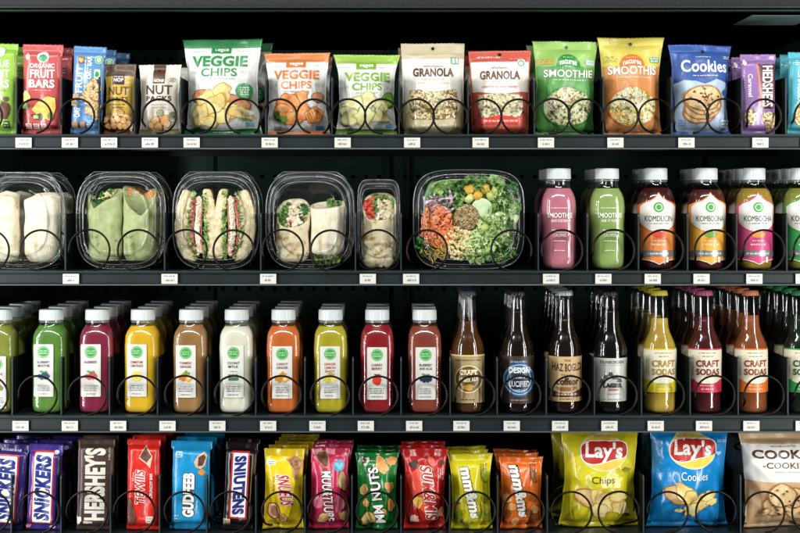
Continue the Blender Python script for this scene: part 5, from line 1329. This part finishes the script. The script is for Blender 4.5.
# box two: spinach wraps
c2 = clamshell('spinach wrap box', 'clear food box of two green spinach wraps', 118, 91, 98.5)
w3 = wrap_roll('left green spinach wrap with a folded notch at its top', 101.3, 17.2, 262, lin_top([(-1, 196), (-.62, 205), (.1, 195.5), (1, 191.5)]), SPIN,
               [('lettuce_filling', KALE, LT, 26, .006, (-.9, .2), (-.2, .9)), ('chicken_filling', CORN, LP, 26, .004, (-.9, .5), (-.2, .9))], 0.35, seed=3)
w4 = wrap_roll('right green spinach wrap with orange filling showing on top', 136.2, 17.2, 262, lin_top([(-1, 190.5), (-.5, 198), (.15, 206), (.6, 199), (1, 194)]), SPIN,
               [('carrot_filling', CARR, LP, 60, .0042, (-.8, .9), (0.0, .9)), ('chicken_filling', ORCH, LP, 30, .005, (-.6, .8), (.2, .9))], 0.75, seed=4)
copy_tree(c2, (c2.location.x + .002, c2.location.y + 0.072, c2.location.z), 'clear box directly behind the box of green spinach wraps')
copy_tree(w3, (w3.location.x + .002, w3.location.y + 0.072, w3.location.z), 'left spinach wrap in the box behind the spinach wrap box')
copy_tree(w4, (w4.location.x + .002, w4.location.y + 0.072, w4.location.z), 'right spinach wrap in the box behind the spinach wrap box')
# box three: sandwich halves
c3 = clamshell('sandwich box', 'clear food box of two upright sandwich halves', 214, 88, 98.5)
def slab(name, pts, m, parent, cx, y0, y1, side=None, seed=0, bev=0.0012):
    """a slice cut square to the viewer: front face is the cut, sides are crust"""
    # resample the outline
    out = []
    for (a, b) in zip(pts, pts[1:] + pts[:1]):
        L = math.hypot(b[0] - a[0], b[1] - a[1]); k = max(1, int(L / 2.2))
        for i in range(k): out.append((a[0] + (b[0] - a[0]) * i / k, a[1] + (b[1] - a[1]) * i / k))
    n = len(out)
    sm = out
    for _ in range(2): sm = [((sm[i - 1][0] + 2 * sm[i][0] + sm[(i + 1) % n][0]) / 4, (sm[i - 1][1] + 2 * sm[i][1] + sm[(i + 1) % n][1]) / 4) for i in range(n)]
    P = [((x - cx) * U + 0.0016 * noise.noise(Vector((x * .30, y * .30, seed))), (F2 - y) * U) for x, y in sm]
    mx = sum(p[0] for p in P) / n; mz = sum(p[1] for p in P) / n
    V, F, MI = [], [], []
    rings = [(y0, 0.0022), (y0 + .0006, 0.0010), (y0 + .0022, 0.0), (y1, 0.0)]
    for (y, ins) in rings:
        for (x, z) in P:
            d = math.hypot(x - mx, z - mz) or 1; s = max(.4, 1 - ins / max(.006, abs(x - mx) + .004)) if ins else 1
            V.append((mx + (x - mx) * s, y + 0.0012 * noise.noise(Vector((x * 120, z * 120, seed))), mz + (z - mz) * (1 - ins / 0.05)))
    for i in range(3):
        for k in range(n):
            k2 = (k + 1) % n; F.append((i * n + k, i * n + k2, (i + 1) * n + k2, (i + 1) * n + k)); MI.append(0 if i < 2 else 1)
    F.append(tuple(range(n))[::-1]); MI.append(0)
    F.append(tuple(3 * n + k for k in range(n))); MI.append(1)
    me_bm = raw_obj(name, V, F, [m, side or m], parent, MI)
    return me_bm
def sandwich(label, cx, mir):
    root = thing('sandwich_half', label, 'sandwich', (X(cx), 0.0, Z(F2) + 0.0006))
    def q(pts): return [(213.5 + (213.5 - x), y) for x, y in pts] if mir else pts
    y0, y1 = 0.020, 0.058
    slab('bread_slice', q([(181.5, 189), (192.5, 193), (191, 206), (188.5, 222), (188, 240), (192, 254), (195, 263), (182, 260), (175, 248), (172.0, 230), (175, 206)]), BREAD, root, cx, y0, y1, CRUST, 1)
    slab('bread_slice', q([(200.5, 189), (209, 189), (212, 201), (214.4, 214), (214.6, 244), (214.4, 260), (204.5, 260), (205.4, 240), (204.4, 218), (202.4, 203)]), BREAD, root, cx, y0, y1, CRUST, 2)
    slab('ham_slice', q([(193.5, 196), (196.5, 196), (193.5, 212), (191, 230), (193, 247), (199, 257), (196.5, 260), (190.5, 250), (187.5, 232), (190, 211)]), HAM, root, cx, y0 + .001, y1, None, 3)
    slab('chicken_slice', q([(195.8, 196), (200.5, 198), (200, 212), (198, 228), (199.5, 246), (201, 256), (197, 253), (193.5, 244), (192.6, 228), (194, 210)]), CHKN, root, cx, y0 - .001, y1, None, 4)
    slab('ham_slice', q([(200.6, 200), (202, 201), (201, 214), (200, 230), (201.4, 247), (203, 257), (200.6, 257), (199.2, 246), (198.2, 228), (199.8, 212)]), HAM, root, cx, y0, y1, None, 5)
    B = Bits(61 + mir)
    for t in range(54):
        f = t / 53.0; yy = 194 + f * 64
        bx = 191.5 - 4.2 * math.sin(PI * f) + (2.0 if f > .85 else 0)
        for (ox) in ((bx), (203.6 + 1.0 * math.sin(PI * f))):
            x = 213.5 + (213.5 - ox) if mir else ox
            B.leaf(((x - cx) * U + B.r.uniform(-.0012, .0012), y0 + B.r.uniform(-.0005, .004), (F2 - yy) * U), B.r.uniform(.0030, .0052), .9, n=6)
    B.done('lettuce', LETM, root)
    H = Bits(81 + mir); K = Bits(91 + mir)
    for t in range(30):
        f = t / 29.0; yy = 198 + f * 57
        ox = 191.6 - 3.0 * math.sin(PI * f) + (3.5 if f > .8 else 0); x = 427 - ox if mir else ox
        H.leaf(((x - cx) * U, y0 + H.r.uniform(-.001, .002), (F2 - yy) * U), H.r.uniform(.0028, .0042), .7, n=6)
        ox = 197.2 - 1.4 * math.sin(PI * f) + H.r.uniform(-1.3, 1.3); x = 427 - ox if mir else ox
        K.lump(((x - cx) * U, y0 + .0005, (F2 - yy) * U), K.r.uniform(.0026, .0042), (.9, .5, 1.2), n=.7)
    H.done('ham_folds', HAM, root); K.done('chicken_pieces', CHKN, root)
    return root
s1 = sandwich('left half of the ham and lettuce sandwich in clear box', 193, False)
s2 = sandwich('right half of the ham and lettuce sandwich in clear box', 234, True)
for o in (s1, s2): o.location.y = 0.0
copy_tree(c3, (c3.location.x, c3.location.y + 0.072, c3.location.z), 'clear box directly behind the sandwich box')
# box four: cut wrap and turned wrap
c4 = clamshell('grilled chicken wrap box', 'clear food box with one open cut wrap and one turned wrap', 309, 90, 98.5)
w5 = wrap_roll('open cut chicken wrap facing out, left in its box', 291.5, 16.8, 263, lin_top([(-1, 215), (0, 213.5), (1, 212)]), TORTS,
               [('lettuce_filling', LETT, LT, 34, .0058, (-.85, -.2), (-.75, .8)), ('lettuce_filling', KALE, LT, 22, .005, (.3, .85), (-.7, .6)), ('chicken_filling', CHKN, LP, 60, .0045, (-.3, .5), (-.8, .8)), ('tomato_filling', TOMA, LP, 16, .0028, (-.6, .1), (-.8, .4))], 0.98, seed=5, ry=.0205, dy=.0375)
w6 = wrap_roll('turned wrap with slanted top beside the open cut wrap', 326.5, 17, 257, lin_top([(-1, 207), (1, 203.5)]), TORT,
               [('lettuce_filling', LETT, LT, 22, .005, (.1, .8), (-.2, .8))], 0.25, seed=6, wr=.0011)
B = Bits(71)
for k in range(70): B.leaf((B.r.uniform(-.021, .022), B.r.uniform(-.018, -.004), (F2 - 259 + B.r.uniform(-4.5, 3)) * U), B.r.uniform(.003, .0055), .8, n=6)
B.done('lettuce_end', ramp('mixed_leaves', [(0.3, '#5a2f1c'), (0.45, '#3f5c1f'), (0.6, '#6f8f35'), (0.75, '#8a5a34')], 90, rough=.4), w6)
copy_tree(c4, (c4.location.x, c4.location.y + 0.072, c4.location.z), 'clear box directly behind the box with the open cut wrap')
# box five: narrow box with one wrap
c5 = clamshell('narrow wrap box', 'narrow clear box holding a single open wrap', 378.5, 43, 91, n=6, tab=False, rk=0.5)
w7 = wrap_roll('single open wrap with tomato and lettuce in narrow box', 379, 17.4, 266, lin_top([(-1, 208), (0, 207), (1, 206)]), TORTS,
               [('tomato_filling', TOMA, LP, 26, .0052, (-.85, -.35), (-.7, .5)), ('lettuce_filling', LETT, LT, 44, .0055, (-.4, .85), (-.3, .85)), ('chicken_filling', CHKN, LP, 40, .005, (-.1, .6), (-.8, .4))], 0.95, seed=7, ry=.0200, dy=.0375, wr=.0030)
B = Bits(72)
for k in range(22): B.lump((B.r.uniform(-.016, .016), B.r.uniform(-.0190, -.015), B.r.uniform(.010, .040)), B.r.uniform(.008, .015), (1, .32, .8), R=Matrix.Rotation(B.r.uniform(-.5, .5), 3, 'Y') @ Matrix.Rotation(B.r.uniform(-.25, .25), 3, 'X'), n=.45)
B.done('torn_flap', TORTS, w7)
# salad box
SX = 469.5
c6 = clamshell('salad box', 'large square clear box of mixed salad', SX, 113, 101, n=4.0, tab=False, deep=.07)
sal = thing('mixed_salad', 'mixed salad with carrot, cucumber slice and round seed cake', 'salad', (X(SX), 0.006, Z(F2) + 0.0006))
def sp_(x, y): return ((x - SX) * U, (F2 - y) * U)
V, F = [], []
for j in range(21):
    for i in range(25):
        u, v = i / 12 - 1, j / 10 - 1
        k = math.sqrt(max(0, 1 - (abs(u) ** 3.5 + abs(v) ** 3.5) * .5))
        x, z = u * .073 * (1 - .13 * v ** 4), .081 + v * .065 * (1 - .13 * u ** 4)
        V.append((x, 0.034 - 0.012 * k + 0.003 * noise.noise(Vector((x * 90, z * 90, 0))), z))
for j in range(20):
    for i in range(24): a = j * 25 + i; F.append((a, a + 1, a + 26, a + 25))
raw_obj('leaf_bed', V, F, [LETT], sal)
def region(B, cx_, cy_, rx, ry, y0, y1):
    while True:
        a, b = B.r.uniform(-1, 1), B.r.uniform(-1, 1)
        if a * a + b * b <= 1: break
    x, z = sp_(cx_ + a * rx, cy_ + b * ry); return (x, B.r.uniform(y0, y1), z)
def scatter(name, m, kind, cnt, size, regs, y0=.014, y1=.024, seed=0, cube=False):
    B = Bits(seed + 500)
    for (cx_, cy_, rx, ry) in regs:
        for _ in range(cnt):
            p = region(B, cx_, cy_, rx, ry, y0, y1); s = size * B.r.uniform(.7, 1.3)
            if kind == 'leaf': B.leaf(p, s, .7)
            elif kind == 'shred': B.shred(p, s * 4, s * .35)
            else: B.lump(p, s, (1, .8, .8), cube, None, .2)
    return B.done(name, m, sal)
scatter('lettuce', LETT, 'leaf', 54, .0092, [(503, 214, 16, 26), (497, 248, 18, 14), (455, 197, 22, 12), (480, 186, 24, 7)], .014, .026, 1)
scatter('pale_lettuce', LETP, 'leaf', 44, .0080, [(503, 212, 12, 24), (480, 248, 15, 14), (489, 228, 9, 12), (500, 236, 8, 8)], .011, .020, 2)
scatter('dark_greens', KALE, 'leaf', 34, .0048, [(455, 196, 16, 7), (502, 254, 12, 8), (510, 188, 8, 6), (424, 246, 6, 10)], .012, .020, 3)
scatter('carrot_pieces', CARR, 'lump', 46, .0048, [(437, 221, 15, 17)], .011, .020, 4, True)
scatter('carrot_shreds', CARR, 'shred', 230, .0040, [(438, 227, 16, 20)], .010, .018, 5)
scatter('pasta_curls', PAST, 'shred', 90, .0036, [(436, 251, 15, 11)], .011, .019, 6)
scatter('chickpeas', CORN, 'lump', 210, .0030, [(459, 244, 15, 17)], .010, .018, 7)
scatter('cabbage_shreds', LETP, 'shred', 130, .0036, [(479, 246, 13, 16)], .010, .016, 8)
scatter('onion_strips', ONIO, 'shred', 26, .0062, [(440, 203, 13, 9)], .010, .015, 9)
B = Bits(590)
for (x, y, m_) in ((470, 190, 0), (478, 196, 0), (486, 189, 0)):
    q = sp_(x, y); b_ = Bits(int(x)); b_.lump((q[0], .013, q[1]), .0092, (1, .8, .9), True, Matrix.Rotation(x * .3, 3, 'Y') @ Matrix.Rotation(.5, 3, 'X'), .10); b_.done('mango_chunk', MANG, sal)
for (x, y) in ((491, 196), (496, 192), (470, 199), (484, 229)):
    q = sp_(x, y); b_ = Bits(int(x) + 3); b_.lump((q[0], .0125, q[1]), .0090, (1.1, .7, .8), True, Matrix.Rotation(x * .7, 3, 'Y'), .13); b_.done('avocado_chunk', AVOC, sal)
def disc(name, x, y, r, yd, th, m, m2, parent, dome=0.0):
    q = sp_(x, y); V, F, MI = [], [], []; n = 44
    rg = [(0.0, yd - dome), (.35, yd - dome * .9), (.7, yd - dome * .5), (.9, yd), (1.0, yd + th * .3), (1.0, yd + th)]
    for s, yy in rg[1:]:
        for k in range(n): a = 2 * PI * k / n; V.append((q[0] + r * U * s * math.cos(a), yy, q[1] + r * U * s * math.sin(a)))
    for i in range(4):
        for k in range(n): F.append((i * n + k, i * n + (k + 1) % n, (i + 1) * n + (k + 1) % n, (i + 1) * n + k)); MI.append(0 if i < 3 else 1)
    F.append(tuple(range(n))[::-1]); MI.append(0); F.append(tuple(4 * n + k for k in range(n))); MI.append(1)
    return raw_obj(name, V, F, [m, m2], parent, MI)
disc('cucumber_slice', 482.5, 209.5, 11, .0095, .004, CUCU, CUCS, sal)
disc('seed_cake', 467.5, 217.5, 13, .0075, .009, SEED, SEED, sal, .0018)

# ------------------------------------------------------------------ light, world, camera
def area(name, loc, target, sx, sy, power, col=(1, 1, 1), spread=PI):
    l = bpy.data.lights.new(name, 'AREA'); l.shape = 'RECTANGLE'; l.size = sx; l.size_y = sy; l.energy = power; l.color = col
    l.spread = spread
    o = bpy.data.objects.new(name, l); COL.objects.link(o)
    o.location = loc
    o.rotation_euler = (Vector(target) - Vector(loc)).to_track_quat('-Z', 'Y').to_euler()
    return o
area('near_side_strip_lamp', (-1.0, -0.40, 0.0), (0.2, 0.05, 0), 0.05, 1.3, 5, (0.97, 0.99, 1.0))
area('near_side_strip_lamp', (1.0, -0.50, 0.0), (-0.2, 0.05, 0), 0.05, 1.3, 4, (1.0, 0.99, 0.97))
area('side_strip_lamp', (-1.45, -1.25, 0.0), (0, 0.0, -0.05), 0.09, 1.7, 21, (0.98, 1.0, 1.0))
area('side_strip_lamp', (1.45, -1.25, 0.0), (0, 0.0, -0.05), 0.09, 1.7, 19, (1.0, 1.0, 0.98))
area('overhead_soft_lamp', (-0.1, -1.45, 1.5), (0, 0, -0.05), 2.4, 0.16, 36, (1.0, 1.0, 0.98))
w = bpy.data.worlds.new('World'); SC.world = w; w.use_nodes = True
w.node_tree.nodes['Background'].inputs['Color'].default_value = (0.5, 0.68, 0.64, 1)
w.node_tree.nodes['Background'].inputs['Strength'].default_value = 0.05
cam = bpy.data.cameras.new('Camera'); co = bpy.data.objects.new('Camera', cam); COL.objects.link(co)
co.location = (X(VX), -CAMD, Z(VY)); co.rotation_euler = (PI / 2, 0, 0)
cam.sensor_width = 36; cam.lens = 36 * CAMD / (800 * U)
cam.shift_x = (400 - VX) / 800.0; cam.shift_y = -(266.5 - VY) / 800.0
cam.clip_start = 0.05; cam.clip_end = 20
SC.camera = co
SC.view_settings.view_transform = 'Standard'; SC.view_settings.look = 'None'
SC.view_settings.exposure = 0.0; SC.view_settings.gamma = 1.0
SC.render.engine = 'CYCLES'
cy = SC.cycles
cy.max_bounces = 8; cy.diffuse_bounces = 3; cy.glossy_bounces = 3; cy.transmission_bounces = 6; cy.transparent_max_bounces = 24
cy.caustics_reflective = False; cy.caustics_refractive = False
cy.use_denoising = True
cy.sample_clamp_indirect = 4
